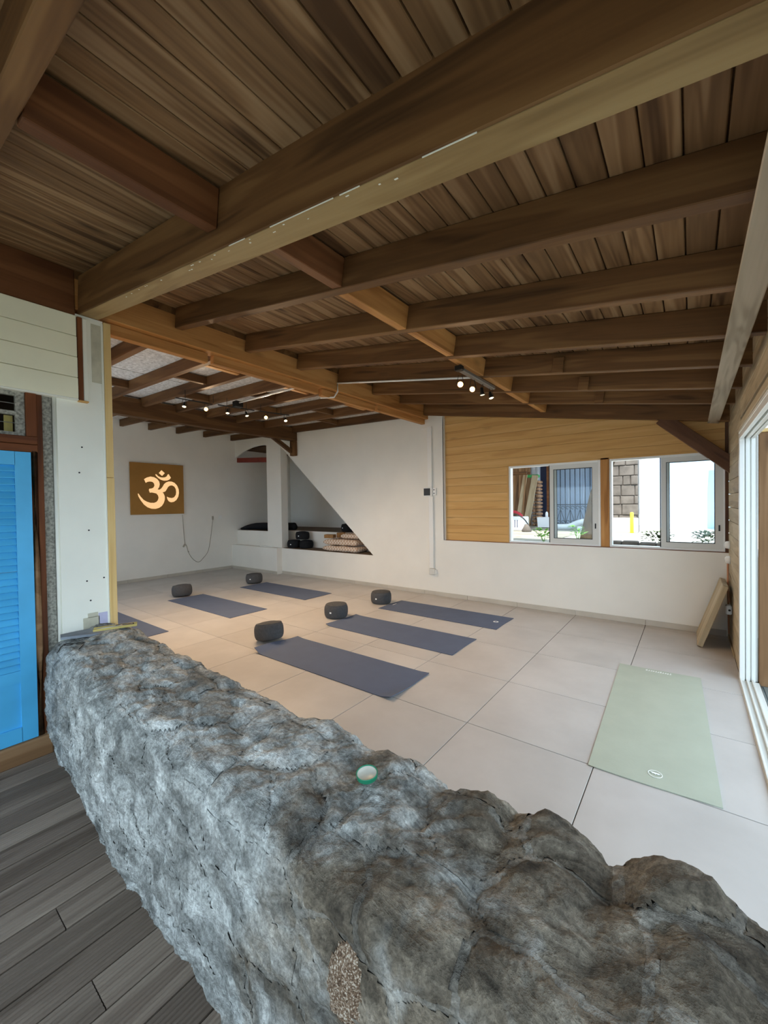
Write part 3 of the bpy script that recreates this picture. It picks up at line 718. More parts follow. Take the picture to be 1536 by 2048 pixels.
    # where the face tilts a stone inwards, carry the core under it
    core = np.where((m > 0.02)[..., None], np.minimum(1, 1) * (P + N * ((base + np.minimum(stone_h, 0.0) - 0.006 * m) * fade)[..., None]), core)
    return core, surf, ID, edge, S
core, surf, ID, edge, SS = stone_grid()
nu, nv = core.shape[:2]
def quads_idx(nu, nv):
    a = np.arange(nu * nv).reshape(nu, nv)
    return np.stack([a[:-1, :-1], a[1:, :-1], a[1:, 1:], a[:-1, 1:]], -1)
Q = quads_idx(nu, nv)
def np_mesh(name, verts, faces, mat):
    me = bpy.data.meshes.new(name)
    me.vertices.add(len(verts)); me.vertices.foreach_set('co', verts.astype(np.float32).ravel())
    me.loops.add(len(faces) * 4); me.loops.foreach_set('vertex_index', faces.astype(np.int32).ravel())
    me.polygons.add(len(faces)); me.polygons.foreach_set('loop_start', np.arange(0, len(faces) * 4, 4, dtype=np.int32))
    me.materials.append(M[mat]); me.polygons.foreach_set('use_smooth', np.ones(len(faces), bool))
    me.update(calc_edges=True); me.validate(); return me
swall = struct('stone_wall', np_mesh('stone_core', core.reshape(-1, 3), Q.reshape(-1, 4), 'mortar'), 'low rubble stone parapet washed with grey cement')
fid = np.stack([ID[:-1, :-1], ID[1:, :-1], ID[1:, 1:], ID[:-1, 1:]], -1)
fed = np.minimum.reduce([edge[:-1, :-1], edge[1:, :-1], edge[1:, 1:], edge[:-1, 1:]])
_c = core[:-1, :-1]
_d = ((_c[..., 0] + 0.632 - 0.12 * (_c[..., 2] - 0.47)) / 0.050) ** 2 + ((_c[..., 2] - 0.465) / 0.098) ** 2 + 0.5 * fbm(_c * 22.0, 2, 91)
spot = (_d < 1.0) & (SS[:-1, :-1] < 0.45)
ok = (fid.max(-1) == fid.min(-1)) & (fed > 0.03) & (SS[:-1, :-1] < 0.80) & ~spot
ids, cnt = np.unique(fid[..., 0][ok], return_counts=True)
SV = surf.reshape(-1, 3)
for c, n in zip(ids, cnt):
    if n < 60: continue
    fq = Q[ok & (fid[..., 0] == c)]
    uniq, inv = np.unique(fq.ravel(), return_inverse=True)
    v = SV[uniq]
    ctr = v.mean(0)
    link('stone', np_mesh('stone', v, inv.reshape(-1, 4), 'stone'), swall)
_d2 = ((SV[:, 0] + 0.632 - 0.12 * (SV[:, 2] - 0.47)) / 0.050) ** 2 + ((SV[:, 2] - 0.465) / 0.098) ** 2
_fq = Q[spot]; _uq, _inv = np.unique(_fq.ravel(), return_inverse=True)
_sv = SV[_uq].copy(); _sv[:, 1] -= 0.012 * np.clip(1.1 - _d2[_uq], 0, 1) - 0.002
link('speckled_stone', np_mesh('speckled_stone', _sv, _inv.reshape(-1, 4), 'speckled'), swall)['label'] = 'brown and white speckled stone'
def stone_top(x, y, r=0.02):
    d = (np.abs(SV[:, 0] - x) < r) & (np.abs(SV[:, 1] - y) < r) & (SV[:, 2] > 0.45)
    return float(SV[d, 2].max()) if d.any() else 0.68

# ================================================================== THINGS
# ---- yoga mats
def mat_mesh(name, L, W, mat, seed, curl=0.0, curl_r=0.0, ripple=0.0015):
    nx, ny, t = 46, 14, 0.005
    xs = np.linspace(-L / 2, L / 2, nx); ysq = np.linspace(-W / 2, W / 2, ny)
    X, Y = np.meshgrid(xs, ysq, indexing='ij')
    p = np.stack([X * 2.2, Y * 2.2, 0 * X + seed], -1)
    Z = t + ripple * (1 + fbm(p * 2, 3, seed)) + curl * np.exp(-((X + L / 2) / 0.06) ** 2) * (0.6 + 0.4 * np.sin(Y * 6 + seed)) + curl_r * np.exp(-((X - L / 2) / 0.06) ** 2) * (0.5 - 0.5 * np.sin(Y * 5 + 1))
    X = X + 0.006 * np.sin(Y * 7 + seed) * sstep(0.35 * L, 0.5 * L, np.abs(X))
    top = np.stack([X, Y, Z], -1).reshape(-1, 3); bot = np.stack([X, Y, Z - t], -1).reshape(-1, 3)
    V = np.concatenate([top, bot]); q = quads_idx(nx, ny).reshape(-1, 4); n = nx * ny
    ring = [i * ny for i in range(nx)] + [(nx - 1) * ny + j for j in range(1, ny)] + [i * ny + ny - 1 for i in range(nx - 2, -1, -1)] + [j for j in range(ny - 2, 0, -1)]
    V = np.concatenate([V, top[ring], bot[ring]]); m_ = len(ring)
    F = [tuple(f) for f in q] + [tuple(n + i for i in reversed(f)) for f in q]
    F += [(2 * n + k, 2 * n + m_ + k, 2 * n + m_ + (k + 1) % m_, 2 * n + (k + 1) % m_) for k in range(m_)]
    return pyd(name, V, F, mat, True)
def disc(r0, r1, z0, z1, seg=28):
    bm = bmesh.new(); P = []
    for r in (r0, r1):
        for z in (z0, z1): P.append([bm.verts.new((r * math.cos(6.28319 * i / seg), r * math.sin(6.28319 * i / seg), z)) for i in range(seg)])
    for a, b in ((0, 1), (1, 3), (3, 2), (2, 0)):
        for i in range(seg):
            j = (i + 1) % seg; bm.faces.new((P[a][i], P[a][j], P[b][j], P[b][i]))
    return bm
MATS = [
    (-2.815, 2.845, 1.815, 0.605, 0.0, 'navy yoga mat with both short ends curling up, closest to the stone parapet', 0.05, 0.035),
    (-2.880, 3.978, 1.840, 0.605, 0.0, 'navy yoga mat in the middle of the row of three, wrinkled at the cushion end', 0.02, 0.004),
    (-2.840, 5.050, 1.850, 0.605, 0.0, 'navy yoga mat with a round white logo, parallel to the wall below the windows', 0.0, 0.0),
    (-6.090, 3.450, 1.880, 0.615, 0.0, 'flat navy yoga mat in the back room, nearest the symbol wall', 0.0, 0.0),
    (-6.050, 4.795, 1.880, 0.620, 0.0, 'flat navy yoga mat furthest away, beside the white plinth and niche', 0.004, 0.0),
    (-6.180, 2.045, 1.850, 0.615, 0.0, 'navy yoga mat mostly hidden behind the pale post and the parapet', 0.0, 0.0),
]
mats = []
for i, (x, y, L, W, rz_, lab, c1, c2) in enumerate(MATS):
    mo = thing('yoga_mat', lab, 'yoga mat', (x, y, 0.0), rz_, 'navy yoga mats', mat_mesh('yoga_mat', L, W, 'navy', 3 + i, c1, c2)); mats.append(mo)
lg = disc(0.018, 0.034, 0.0092, 0.0102); link('logo_ring', bm_mesh('logo_ring', lg, 'markwhite'), mats[2], Matrix.Translation((0.80, 0.0, 0)))
box('logo_dash', (-0.86, -0.03, 0.009), (-0.85, 0.07, 0.0095), 'markwhite', mats[2], 0)
gm = thing('yoga_mat', 'sage green yoga mat by the open sliding doors', 'yoga mat', (-0.212, 3.508, 0), math.radians(1.9) + math.pi / 2, None, mat_mesh('green_mat', 1.83, 0.612, 'green', 23, 0.0, 0.0))
link('emblem_ring', bm_mesh('emblem_ring', disc(0.0315, 0.035, 0.0092, 0.0102), 'markwhite'), gm, Matrix.Translation((-0.80, -0.02, 0)))
lot = [(-0.026, 0.008), (-0.018, 0.014), (-0.006, 0.015), (0.004, 0.013), (0.016, 0.014), (0.026, 0.006), (0.020, 0.004), (0.013, -0.002), (0.007, 0.003), (0.0, -0.006), (-0.007, 0.003), (-0.013, -0.002), (-0.019, 0.006)]
link('emblem_lotus', prisms('emblem_lotus', [(lot, 0.0092, 0.0102)], 'markwhite', 'Z'), gm, Matrix.Translation((-0.80, -0.02, 0)) @ Matrix.Rotation(-math.pi / 2, 4, 'Z'))
wb = bmesh.new()
for k in range(11):
    c = -0.088 + 0.0176 * k; hh = [0.030, 0.024, 0.026, 0.022, 0.024, 0.022, 0.034, 0.022, 0.026, 0.024, 0.032][k]
    prism_bm(wb, R4(0.845, -c - 0.006, 0.845 + hh, -c - 0.001), 0.0092, 0.0102, 'Z'); prism_bm(wb, R4(0.845, -c - 0.001, 0.853, -c + 0.006), 0.0092, 0.0102, 'Z')
    if k % 3 == 0: prism_bm(wb, R4(0.853, -c + 0.002, 0.845 + hh * 0.8, -c + 0.006), 0.0092, 0.0102, 'Z')
link('wordmark', bm_mesh('wordmark', wb, 'markwhite'), gm, Matrix.Translation((0.0, 0.0, 0)))

# ---- round meditation cushions
def zafu_mesh(name, mat, r=0.165, h=0.165, seed=0):
    seg, prof = 40, []
    for t in np.linspace(-1, 1, 17):
        prof.append((r * (1 - 0.11 * abs(t) ** 3.0), h / 2 + h * 0.45 * t))
    prof = [(0, 0.0), (r * 0.55, 0.0), (r * 0.84, 0.004)] + prof + [(r * 0.82, h * 0.985), (r * 0.5, h * 1.05), (r * 0.2, h * 1.075), (0, h * 1.08)]
    me = lathe(name, prof, mat, seg)
    for v in me.vertices:
        a = math.atan2(v.co.y, v.co.x); rr = math.hypot(v.co.x, v.co.y)
        k = 1 + 0.006 * math.sin(a * 16) * (rr / r) + 0.015 * math.sin(a * 3 + seed)
        v.co.x *= k; v.co.y *= k
    return me
def zafu(loc, lab, mat, tagang, tilt=(0, 0), rotz=0.0, r=0.165, h=0.185, group='round meditation cushions'):
    t = thing('meditation_cushion', lab, 'cushion', loc, 0, group)
    Rm = Matrix.Rotation(tilt[0], 4, 'X') @ Matrix.Rotation(tilt[1], 4, 'Y') @ Matrix.Rotation(rotz, 4, 'Z')
    lift = Matrix.Translation((0, 0, r * 0.80 * (abs(math.sin(tilt[0])) + abs(math.sin(tilt[1])))))
    b = link('cover', zafu_mesh('cushion_cover', mat, r, h, loc[0]), t, lift @ Rm)
    link('seam', lathe('seam', [(r * 0.87, h * 0.956), (r * 0.888, h * 0.97), (r * 0.87, h * 0.985), (r * 0.85, h * 0.97), (r * 0.87, h * 0.956)], mat, 40), t, lift @ Rm)
    if tagang is not None:
        a = math.radians(tagang)
        link('tag', box_mesh(0.004, 0.026, 0.02, 'markwhite', 0.001), t, lift @ Rm @ Matrix.Rotation(a, 4, 'Z') @ Matrix.Translation((r * 1.005, 0, h * 0.5)))
    return t
zafu((-3.89, 2.87, 0), 'charcoal round cushion tilted up at the head of the mat closest to the parapet', 'charcoal', None, (math.radians(-3), math.radians(-9)))
zafu((-3.975, 4.06, 0), 'charcoal round cushion with a white tag, heading the middle mat of the row of three', 'charcoal', -75)
zafu((-3.95, 5.06, 0), 'charcoal round cushion heading the mat with the white logo, below the wall conduit', 'charcoal', -82)
zafu((-7.20, 3.47, 0), 'dark round cushion on the tiles near the symbol wall', 'charcoal', None, (0, math.radians(-5)))
zafu((-7.165, 4.93, 0), 'dark round cushion with a white tag in front of the plinth', 'charcoal', -62, (0, math.radians(-3)))
# cushions and blankets stored in the niche
zs = 0.605
zafu((-7.40, YB + 0.19, zs), 'black cushion with a white tag standing next to the pillar on the niche shelf', 'blackcloth', -70, r=0.158, h=0.175, group='black cushions in the niche')
zafu((-7.075, YB + 0.275, zs), 'black cushion on the niche shelf underneath the stacked one', 'blackcloth', None, r=0.158, h=0.175, group='black cushions in the niche')
zafu((-7.17, YB + 0.245, zs + 0.196), 'black cushion with a white tag stacked on top of the others in the niche', 'blackcloth', -75, (0, math.radians(2)), r=0.158, h=0.175, group='black cushions in the niche')
zafu((-6.12, YB + 0.68, 0.988), 'black cushion on the upper niche step under the slope', 'blackcloth', -100, r=0.165, h=0.17, group='black cushions in the niche')
bol_me = tube('bolster', smooth_path([(-9.38, YB + 0.14, 1.04), (-9.1, YB + 0.22, 1.075), (-8.4, YB + 0.42, 1.08), (-7.95, YB + 0.53, 1.08), (-7.79, YB + 0.56, 1.08)], 4), 0.09, 'blackcloth', 14, True)
npt = len(bol_me.vertices) // 14
for i, v in enumerate(bol_me.vertices):
    k = min(i // 14, npt - 1); t = k / max(1, npt - 1)
    s = (0.35 + 0.65 * min(1, t * 3)) * (1.0 if t < 0.97 else 0.75)
    v.co.z = 0.99 + (v.co.z - 0.99) * s
thing('bolster', 'long flat black bolster on the step behind the white pillar', 'bolster', me=bol_me)

def pad_mesh(name, L, W, H, mat, seed):
    nx, ny = 26, 18; bm = bmesh.new(); layers = []
    for side in (1, -1):
        grid = []
        for i in range(nx):
            row = []
            for j in range(ny):
                a, b = -1 + 2 * i / (nx - 1), -1 + 2 * j / (ny - 1)
                e = (1 - abs(a) ** 8) * (1 - abs(b) ** 8)
                z = H / 2 * side * (0.25 + 0.75 * e ** 0.5) + H / 2
                z += side * 0.006 * math.sin(a * 9 + seed) * e + (0.004 * math.sin(b * 7 + seed * 2) * e)
                row.append((a * L / 2 * (1 - 0.02 * abs(b) ** 4), b * W / 2 * (1 - 0.02 * abs(a) ** 4), max(z, 0)))
            grid.append(row)
        layers.append(grid)
    V = [[[bm.verts.new(p) for p in r] for r in gd] for gd in layers]
    for s in (0, 1):
        for i in range(nx - 1):
            for j in range(ny - 1):
                bm.faces.new((V[s][i][j], V[s][i + 1][j], V[s][i + 1][j + 1], V[s][i][j + 1]))
    ring = [(i, 0) for i in range(nx)] + [(nx - 1, j) for j in range(1, ny)] + [(i, ny - 1) for i in range(nx - 2, -1, -1)] + [(0, j) for j in range(ny - 2, 0, -1)]
    for a, b in zip(ring, ring[1:] + ring[:1]):
        bm.faces.new((V[0][a[0]][a[1]], V[1][a[0]][a[1]], V[1][b[0]][b[1]], V[0][b[0]][b[1]]))
    return bm_mesh(name, bm, mat, True)
for (x, y, z, L, W, H, rzz, lab) in (
    (-5.82, YB + 0.235, zs, 1.0, 0.36, 0.115, 0.0, 'beige checked folded blanket at the bottom of the niche pile'),
    (-5.84, YB + 0.245, zs + 0.130, 0.92, 0.35, 0.125, 0.03, 'beige checked folded blanket, second in the niche pile, under the cork blocks'),
    (-5.62, YB + 0.29, zs + 0.272, 0.48, 0.28, 0.10, 0.02, 'small beige folded blanket topping the niche pile beside the cork blocks')):
    thing('folded_blanket', lab, 'blanket', (x, y, z), rzz, 'folded blankets in the niche', pad_mesh('blanket', L, W, H, 'blanket', x))
thing('yoga_block', 'brown cork block lying flat at the left of the blanket pile', 'yoga block', (-6.17, YB + 0.15, zs + 0.312), 0.3, 'cork blocks', box_mesh(0.225, 0.14, 0.075, 'cork', 0.008))
thing('yoga_block', 'taller brown cork block between the flat one and the small folded blanket', 'yoga block', (-6.00, YB + 0.31, zs + 0.330), 0.35, 'cork blocks', box_mesh(0.18, 0.075, 0.11, 'cork', 0.008))
scrap = prisms('scrap', [([(-8.35, 5.92), (-8.02, 5.90), (-7.92, 5.95), (-8.0, 5.99), (-8.25, 5.985)], 0.611, 0.628)], 'plastic', 'Z')
thing('paper_scrap', 'crumpled white cloth lying on the white plinth', 'cloth', me=scrap)

# ---- backlit symbol panel
sp = thing('symbol_panel', 'square ochre panel with a glowing Om symbol on the white wall', 'wall panel', (XL + 0.03, 4.055, 1.44))
PW, PH = 1.125, 1.12
# board with its local frame: y along the wall, z up
link('board', prisms('board', [(R4(-PW / 2, 0, PW / 2, PH), 0.0, 0.018)], 'omboard', 'X'), sp)
link('standoff_frame', prisms('standoff', [(R4(-PW / 2 + 0.06, 0.06, PW / 2 - 0.06, PH - 0.06), -0.03, -0.001)], 'shelf', 'X'), sp)
Hq = [(112, 155), (800, 192), (812, 805), (130, 828)]
def toboard(px):
    # bilinear inverse on the traced quad
    u, v = 0.5, 0.5
    for _ in range(20):
        a, b, c, d = [Vector(p) for p in Hq]
        P = a * (1 - u) * (1 - v) + b * u * (1 - v) + c * u * v + d * (1 - u) * v
        du = (b - a) * (1 - v) + (c - d) * v; dv = (d - a) * (1 - u) + (c - b) * u
        e = Vector(px) - P; det = du.x * dv.y - du.y * dv.x
        u += (e.x * dv.y - e.y * dv.x) / det; v += (du.x * e.y - du.y * e.x) / det
    return ((u - 0.5) * PW, (1 - v) * PH)
om_main = [(285, 372), (320, 350), (365, 338), (410, 345), (450, 368), (475, 400), (482, 435), (475, 470), (455, 500), (482, 503), (502, 488), (520, 465), (540, 430), (565, 410), (600, 397), (640, 398), (680, 415), (715, 450), (735, 495), (740, 540), (730, 590), (705, 630), (670, 655), (630, 662), (600, 650), (582, 622), (575, 590), (600, 603), (640, 608), (670, 600), (695, 570), (702, 530), (695, 490), (675, 460), (645, 447), (615, 450), (590, 468), (575, 495), (555, 525), (520, 537), (537, 560), (548, 590), (548, 630), (535, 670), (510, 710), (475, 735), (430, 748), (380, 747), (330, 730), (285, 695), (245, 640), (220, 595), (210, 558), (218, 556), (245, 595), (280, 635), (320, 658), (365, 672), (410, 672), (440, 660), (460, 635), (468, 605), (460, 575), (440, 553), (410, 545), (380, 540), (357, 543), (345, 510), (350, 493), (375, 490), (400, 480), (415, 455), (410, 425), (390, 405), (360, 400), (330, 405), (305, 418)]
om_cres = [(425, 310), (440, 335), (470, 360), (500, 378), (540, 388), (580, 385), (610, 372), (630, 350), (598, 303), (582, 315), (575, 332), (550, 345), (520, 348), (490, 345), (460, 330), (436, 306)]
om_dot = [(505, 255), (548, 292), (513, 328), (470, 292)]
for nm, poly in (('om_sign', om_main), ('om_crescent', om_cres), ('om_dot', om_dot)):
    link(nm, prisms(nm, [([toboard(p) for p in poly], 0.0185, 0.021)], 'omglow', 'X'), sp)
def omp(px, dx=0.006):
    y, z = toboard(px); return (XL + dx, 4.055 + y, 1.44 + z)
cord_pts = smooth_path([omp((798, 820)), omp((806, 900)), omp((818, 1050)), omp((832, 1190)), omp((850, 1205)), omp((865, 1245)), omp((880, 1295)), omp((930, 1370)), omp((985, 1412)), omp((1040, 1420)), omp((1100, 1370)), omp((1170, 1290)), omp((1200, 1190)), omp((1225, 1060)), omp((1245, 930)), omp((1255, 860))], 4)
cd = thing('power_cord', 'thin beige cord hanging in a loop below the symbol panel', 'cord', me=tube('power_cord', cord_pts, 0.006, 'cord', 6))
def small(px, sy, sz, rot=0.0, nm='inline_switch', mt='cord'):
    p = omp(px, 0.012); link(nm, box_mesh(0.02, sy, sz, mt, 0.005), cd, Matrix.Translation(p) @ Matrix.Rotation(rot, 4, 'X'))
small((820, 1215), 0.035, 0.08, -0.6); small((880, 1292), 0.025, 0.03); small((1250, 855), 0.035, 0.09, 0.0, 'plug')
so = thing('wall_socket', 'white socket plate on the symbol wall beside the plug', 'socket', omp((1375, 840), 0.0), me=box_mesh(0.016, 0.08, 0.08, 'plastic', 0.004))

# ---- conduit, thermostat and sockets on the back wall
cn = thing('cable_conduit', 'white vertical cable conduit on the back wall beside the pine boarding', 'conduit', (-3.545, YB, 0.0))
box('duct', (-0.06, -0.035, 1.86), (0.02, 0.0, 2.90), 'plastic', cn)
box('duct', (-0.045, -0.035, 0.465), (0.035, 0.0, 1.70), 'plastic', cn)
box('duct_branch', (-0.19, -0.012, 2.86), (-0.02, 0.0, 2.885), 'plastic', cn)
th = thing('thermostat', 'small wall controller with a black screen on the conduit', 'thermostat', (-3.60, YB, 1.705))
box('case', (-0.085, -0.05, 0.0), (0.085, -0.031, 0.15), 'plastic', th, 0.004)
box('back_box', (-0.075, -0.031, 0.005), (0.075, 0.0, 0.145), 'plastic', th, 0.004)
box('screen', (-0.075, -0.055, 0.014), (0.052, -0.05, 0.136), 'black', th, 0.002)
box('terminal', (0.085, -0.03, 0.012), (0.15, 0.0, 0.138), 'plastic', th, 0.003)
for z in (0.04, 0.10): box('button', (0.105, -0.034, z), (0.125, -0.03, z + 0.016), 'dark', th, 0.001)
sk = thing('wall_socket', 'square grey socket box at the foot of the conduit', 'socket', (-3.535, YB, 0.36))
box('case', (-0.06, -0.045, 0.0), (0.055, 0.0, 0.10), 'alugrey', sk, 0.006)
box('cover', (0.056, -0.036, 0.012), (0.078, 0.0, 0.085), 'plastic', sk, 0.003)

# ---- sockets and pipe on the sliding-door wall
for y, z, lab in ((5.86, 1.06, 'upper white socket on the side wall by the window corner'), (5.80, 0.90, 'lower white socket on the side wall by the window corner')):
    s_ = thing('wall_socket', lab, 'socket', (XR, y, z), 0, 'sockets beside the corner window')
    link('case', lathe('socket_case', [(0, 0.045), (0.025, 0.045), (0.038, 0.036), (0.042, 0.012), (0.045, 0.0), (0, 0.0)], 'plastic', 16), s_, Matrix.Rotation(-math.pi / 2, 4, 'Y'))
    link('insert', lathe('socket_insert', [(0, 0.049), (0.020, 0.049), (0.022, 0.044), (0, 0.044)], 'alugrey', 14), s_, Matrix.Rotation(-math.pi / 2, 4, 'Y'))
s3 = thing('wall_socket', 'low white socket box with a dark hole behind the leaning board', 'socket', (XR, 5.62, 0.34))
box('case', (-0.05, -0.04, 0.0), (0.0, 0.04, 0.10), 'plastic', s3, 0.01)
link('hole', lathe('hole', [(0, 0.002), (0.011, 0.002), (0.011, -0.001), (0, -0.001)], 'black', 12), s3, Matrix.Translation((-0.02, -0.040, 0.05)) @ Matrix.Rotation(math.pi / 2, 4, 'X'))
pp = thing('copper_pipes', 'pair of thin copper pipes running down the side wall', 'pipe', (0, 0, 0))
link('pipe', tube('pipe', [(XR - 0.02, 5.84, 0.86), (XR - 0.02, 5.83, 0.60), (XR - 0.012, 5.82, 0.08)], 0.008, 'copper', 8), pp)
link('pipe', tube('pipe', [(XR - 0.02, 5.79, 0.86), (XR - 0.022, 5.78, 0.62), (XR - 0.014, 5.72, 0.45)], 0.008, 'copper', 8), pp)
# leaning board
lb = thing('leaning_board', 'thick pale wooden board leaning against the side wall', 'board', (0.0, 0.0, 0.0))
beam('plank', (0.092, 5.665, 0.004), (0.305, 5.665, 0.665), 0.56, 0.05, 'greywood', lb, (-1, 0, 0.3))

# ---- track lights
def spot_head(parent, loc, aim, lit, r=0.028, power=1.0):
    aim = Vector(aim).normalized(); loc = Vector(loc)
    R = aim.to_track_quat('-Z', 'Y').to_matrix().to_4x4(); Mx = Matrix.Translation(loc) @ R
    h = link('spot_head', lathe('spot_head', [(0.008, 0.055), (0.014, 0.05), (0.016, 0.02), (r * 0.75, 0.0), (r, -0.022), (r * 0.94, -0.022), (r * 0.7, 0.0), (0, 0.006)], 'black', 16), parent, Mx)
    link('bulb', lathe('bulb', [(0, -0.024), (r * 0.6, -0.0225), (r * 0.88, -0.017), (r * 0.7, -0.002), (0, 0.0)], 'bulb' if lit else 'bulbdim', 16), h)
    yk = bmesh.new()
    inv = R.inverted()
    top = inv @ Vector((0, 0, 0.085))
    for s in (-1, 1):
        a = Vector((s * (r + 0.006), 0, 0)); b = top + Vector((s * 0.016, 0, 0))
        d = (b - a).normalized(); p = d.cross(Vector((0, 1, 0))).normalized() * 0.003; q = d.cross(p).normalized() * 0.003
        A = [yk.verts.new(a + x) for x in (p, q, -p, -q)]; B = [yk.verts.new(b + x) for x in (p, q, -p, -q)]
        for i in range(4): yk.faces.new((A[i], A[(i + 1) % 4], B[(i + 1) % 4], B[i]))
        yk.faces.new(A); yk.faces.new(B)
    link('yoke', bm_mesh('yoke', yk, 'black'), h)
    ld = bpy.data.lights.new('spot_light', 'SPOT'); ld.energy = LAMP_W * power * (0.3 if lit else 1.0); ld.color = (1.0, 0.70, 0.42)
    ld.spot_size = math.radians(100 if lit else 165); ld.spot_blend = 1.0; ld.shadow_soft_size = 0.03
    lo = bpy.data.objects.new('spot_light', ld); COL.objects.link(lo); lo.parent = parent
    lo.matrix_local = Mx @ Matrix.Translation((0, 0, -0.03))
ta = thing('track_light', 'black six-lamp track light under the pale fibreboard ceiling', 'track light', (-5.35, 3.42, 2.97))
camv = Vector((5.35, -3.42, 1.55 - 2.97)).normalized()
tl = lambda x, y, z: Vector((x + 5.35, y - 3.42, z - 2.97))
rails = [((-5.50, 2.62, 3.045), (-5.46, 3.12, 3.045)), ((-5.42, 3.18, 3.045), (-5.32, 3.72, 3.045)), ((-5.30, 3.80, 3.045), (-5.18, 4.28, 3.045))]
for a, b in rails: link('rail', tube('rail', [tl(*a), tl(*b)], 0.008, 'black', 8), ta)
box('ceiling_base', tuple(tl(-5.37, 3.38, 3.04)), tuple(tl(-5.27, 3.50, 3.125)), 'black', ta, 0.006)
for y in (2.72, 3.1, 3.3, 3.6, 3.84, 4.2): link('rail_stem', tube('rail_stem', [tl(-5.62 + 0.103 * (y + 0.0) - 0.10 + 0.0, y, 3.045), tl(-5.62 + 0.103 * y - 0.10, y, 3.16)], 0.004, 'black', 6), ta)
for (p, aim, lit) in (((-5.49, 2.73, 2.96), (0.3, -0.25, -0.9), 0), ((-5.47, 3.03, 2.96), tuple(camv), 1), ((-5.40, 3.32, 2.96), (0.3, -0.2, -0.9), 0), ((-5.34, 3.60, 2.96), (0.35, 0.0, -0.9), 0), ((-5.28, 3.90, 2.96), tuple(camv), 1), ((-5.20, 4.22, 2.96), (0.5, -0.3, -0.8), 0)):
    spot_head(ta, tl(*p), aim, lit)
tb = thing('track_light', 'grey bar with four spot lamps under the bridging of the boarded ceiling', 'track light', (-1.665, 3.75, 2.75))
t2 = lambda x, y, z: Vector((x + 1.665, y - 3.75, z - 2.75))
box('rail', tuple(t2(-1.69, 3.36, 2.765)), tuple(t2(-1.64, 4.12, 2.80)), 'fixture', tb, 0.006)
box('end_cap', tuple(t2(-1.70, 3.30, 2.762)), tuple(t2(-1.63, 3.358, 2.808)), 'black', tb, 0.006)
cv2 = (Vector((0, 0, 1.55)) - Vector((-1.66, 3.5, 2.68))).normalized()
for (p, aim, lit) in (((-1.68, 3.38, 2.655), tuple(cv2), 1), ((-1.67, 3.62, 2.665), tuple(cv2 + Vector((-0.25, 0.1, -0.1))), 1), ((-1.665, 3.83, 2.67), (0.1, 0.1, -1), 0), ((-1.655, 4.03, 2.675), (0.25, -0.1, -0.9), 0)):
    spot_head(tb, t2(*p), aim, lit, power=0.25)
# white surface conduit feeding both lights
wc = thing('ceiling_conduit', 'white cable conduit running between the two track lights under the beams', 'conduit')
link('duct', tube('duct', [(-1.70, 3.752, jz(-1.70) - 0.012), (-3.59, 3.752, jz(-3.59) - 0.012)], 0.011, 'plastic', 6), wc)
link('duct', tube('duct', [(-3.585, 3.752, 3.135), (-3.585, 3.752, 3.02), (-3.64, 3.74, 2.955), (-3.74, 3.60, 2.935)], 0.011, 'plastic', 6), wc)
link('duct', tube('duct', [(-3.74, 3.44, 3.075), (-4.4, 3.435, 3.09), (-5.27, 3.435, 3.10)], 0.012, 'plastic', 6), wc)

# ---- small things on the parapet
zl = stone_top(-0.81, 0.955, 0.03)
ld_ = thing('jar_lid', 'green metal jar lid lying open side up on the stone parapet', 'lid', (-0.812, 0.955, zl + 0.001))
tiltm = Matrix.Rotation(math.radians(6), 4, 'X')
link('rim', lathe('lid_rim', [(0.0, 0.0), (0.030, 0.0), (0.033, 0.003), (0.033, 0.013), (0.0345, 0.015), (0.033, 0.017), (0.0315, 0.015), (0.031, 0.004), (0.0, 0.0035)], 'lidgreen', 32), ld_, tiltm)
link('lining', lathe('lid_lining', [(0, 0.0045), (0.0305, 0.0045), (0.0308, 0.014), (0.0303, 0.014), (0.030, 0.0055), (0, 0.0055)], 'lidinside', 32), ld_, tiltm)
zs1 = max(stone_top(-3.42, 1.02, 0.05), stone_top(-3.35, 1.1, 0.04))
sl = thing('slate_slab', 'thin blue-grey slate piece on the parapet against the white pillar', 'slate', (0, 0, 0),
           me=prisms('slate', [([(-3.59, 0.86), (-3.50, 0.84), (-3.36, 1.10), (-3.30, 1.21), (-3.36, 1.235), (-3.58, 1.16)], stone_top(-3.45, 1.0, 0.05) - 0.012, stone_top(-3.45, 1.0, 0.05) + 0.006)], 'slate', 'Z'))
zt = stone_top(-3.28, 1.10, 0.05) + 0.002
ty = thing('tool_tray', 'narrow yellow tray with silver tools on the parapet end', 'tray', (-3.27, 1.10, zt), math.radians(68))
box('tray_base', (-0.13, -0.028, 0.0), (0.13, 0.028, 0.006), 'yellow', ty, 0.002)
for s in (-1, 1): box('tray_side', (-0.13, s * 0.028 - 0.003, 0.0), (0.13, s * 0.028 + 0.003, 0.016), 'yellow', ty, 0.001)
link('pen', tube('pen', [(-0.11, -0.01, 0.012), (0.02, -0.006, 0.012), (0.04, -0.006, 0.012)], 0.006, 'steel', 8, radii=[0.003, 0.0065, 0.0065]), ty)
link('pen', tube('pen', [(0.0, 0.012, 0.013), (0.11, 0.008, 0.013)], 0.006, 'black', 8), ty)
link('blade', box_mesh(0.09, 0.012, 0.003, 'steel', 0.001), ty, Matrix.Translation((0.06, -0.012, 0.016)) @ Matrix.Rotation(0.2, 4, 'Z'))
gx, gy = -3.30, 0.865
gz = stone_top(gx, gy, 0.05) + 0.002
gl_ = thing('eyeglasses', 'black wire spectacles lying on the stone beside the tray', 'glasses', (gx, gy, gz), math.radians(60))
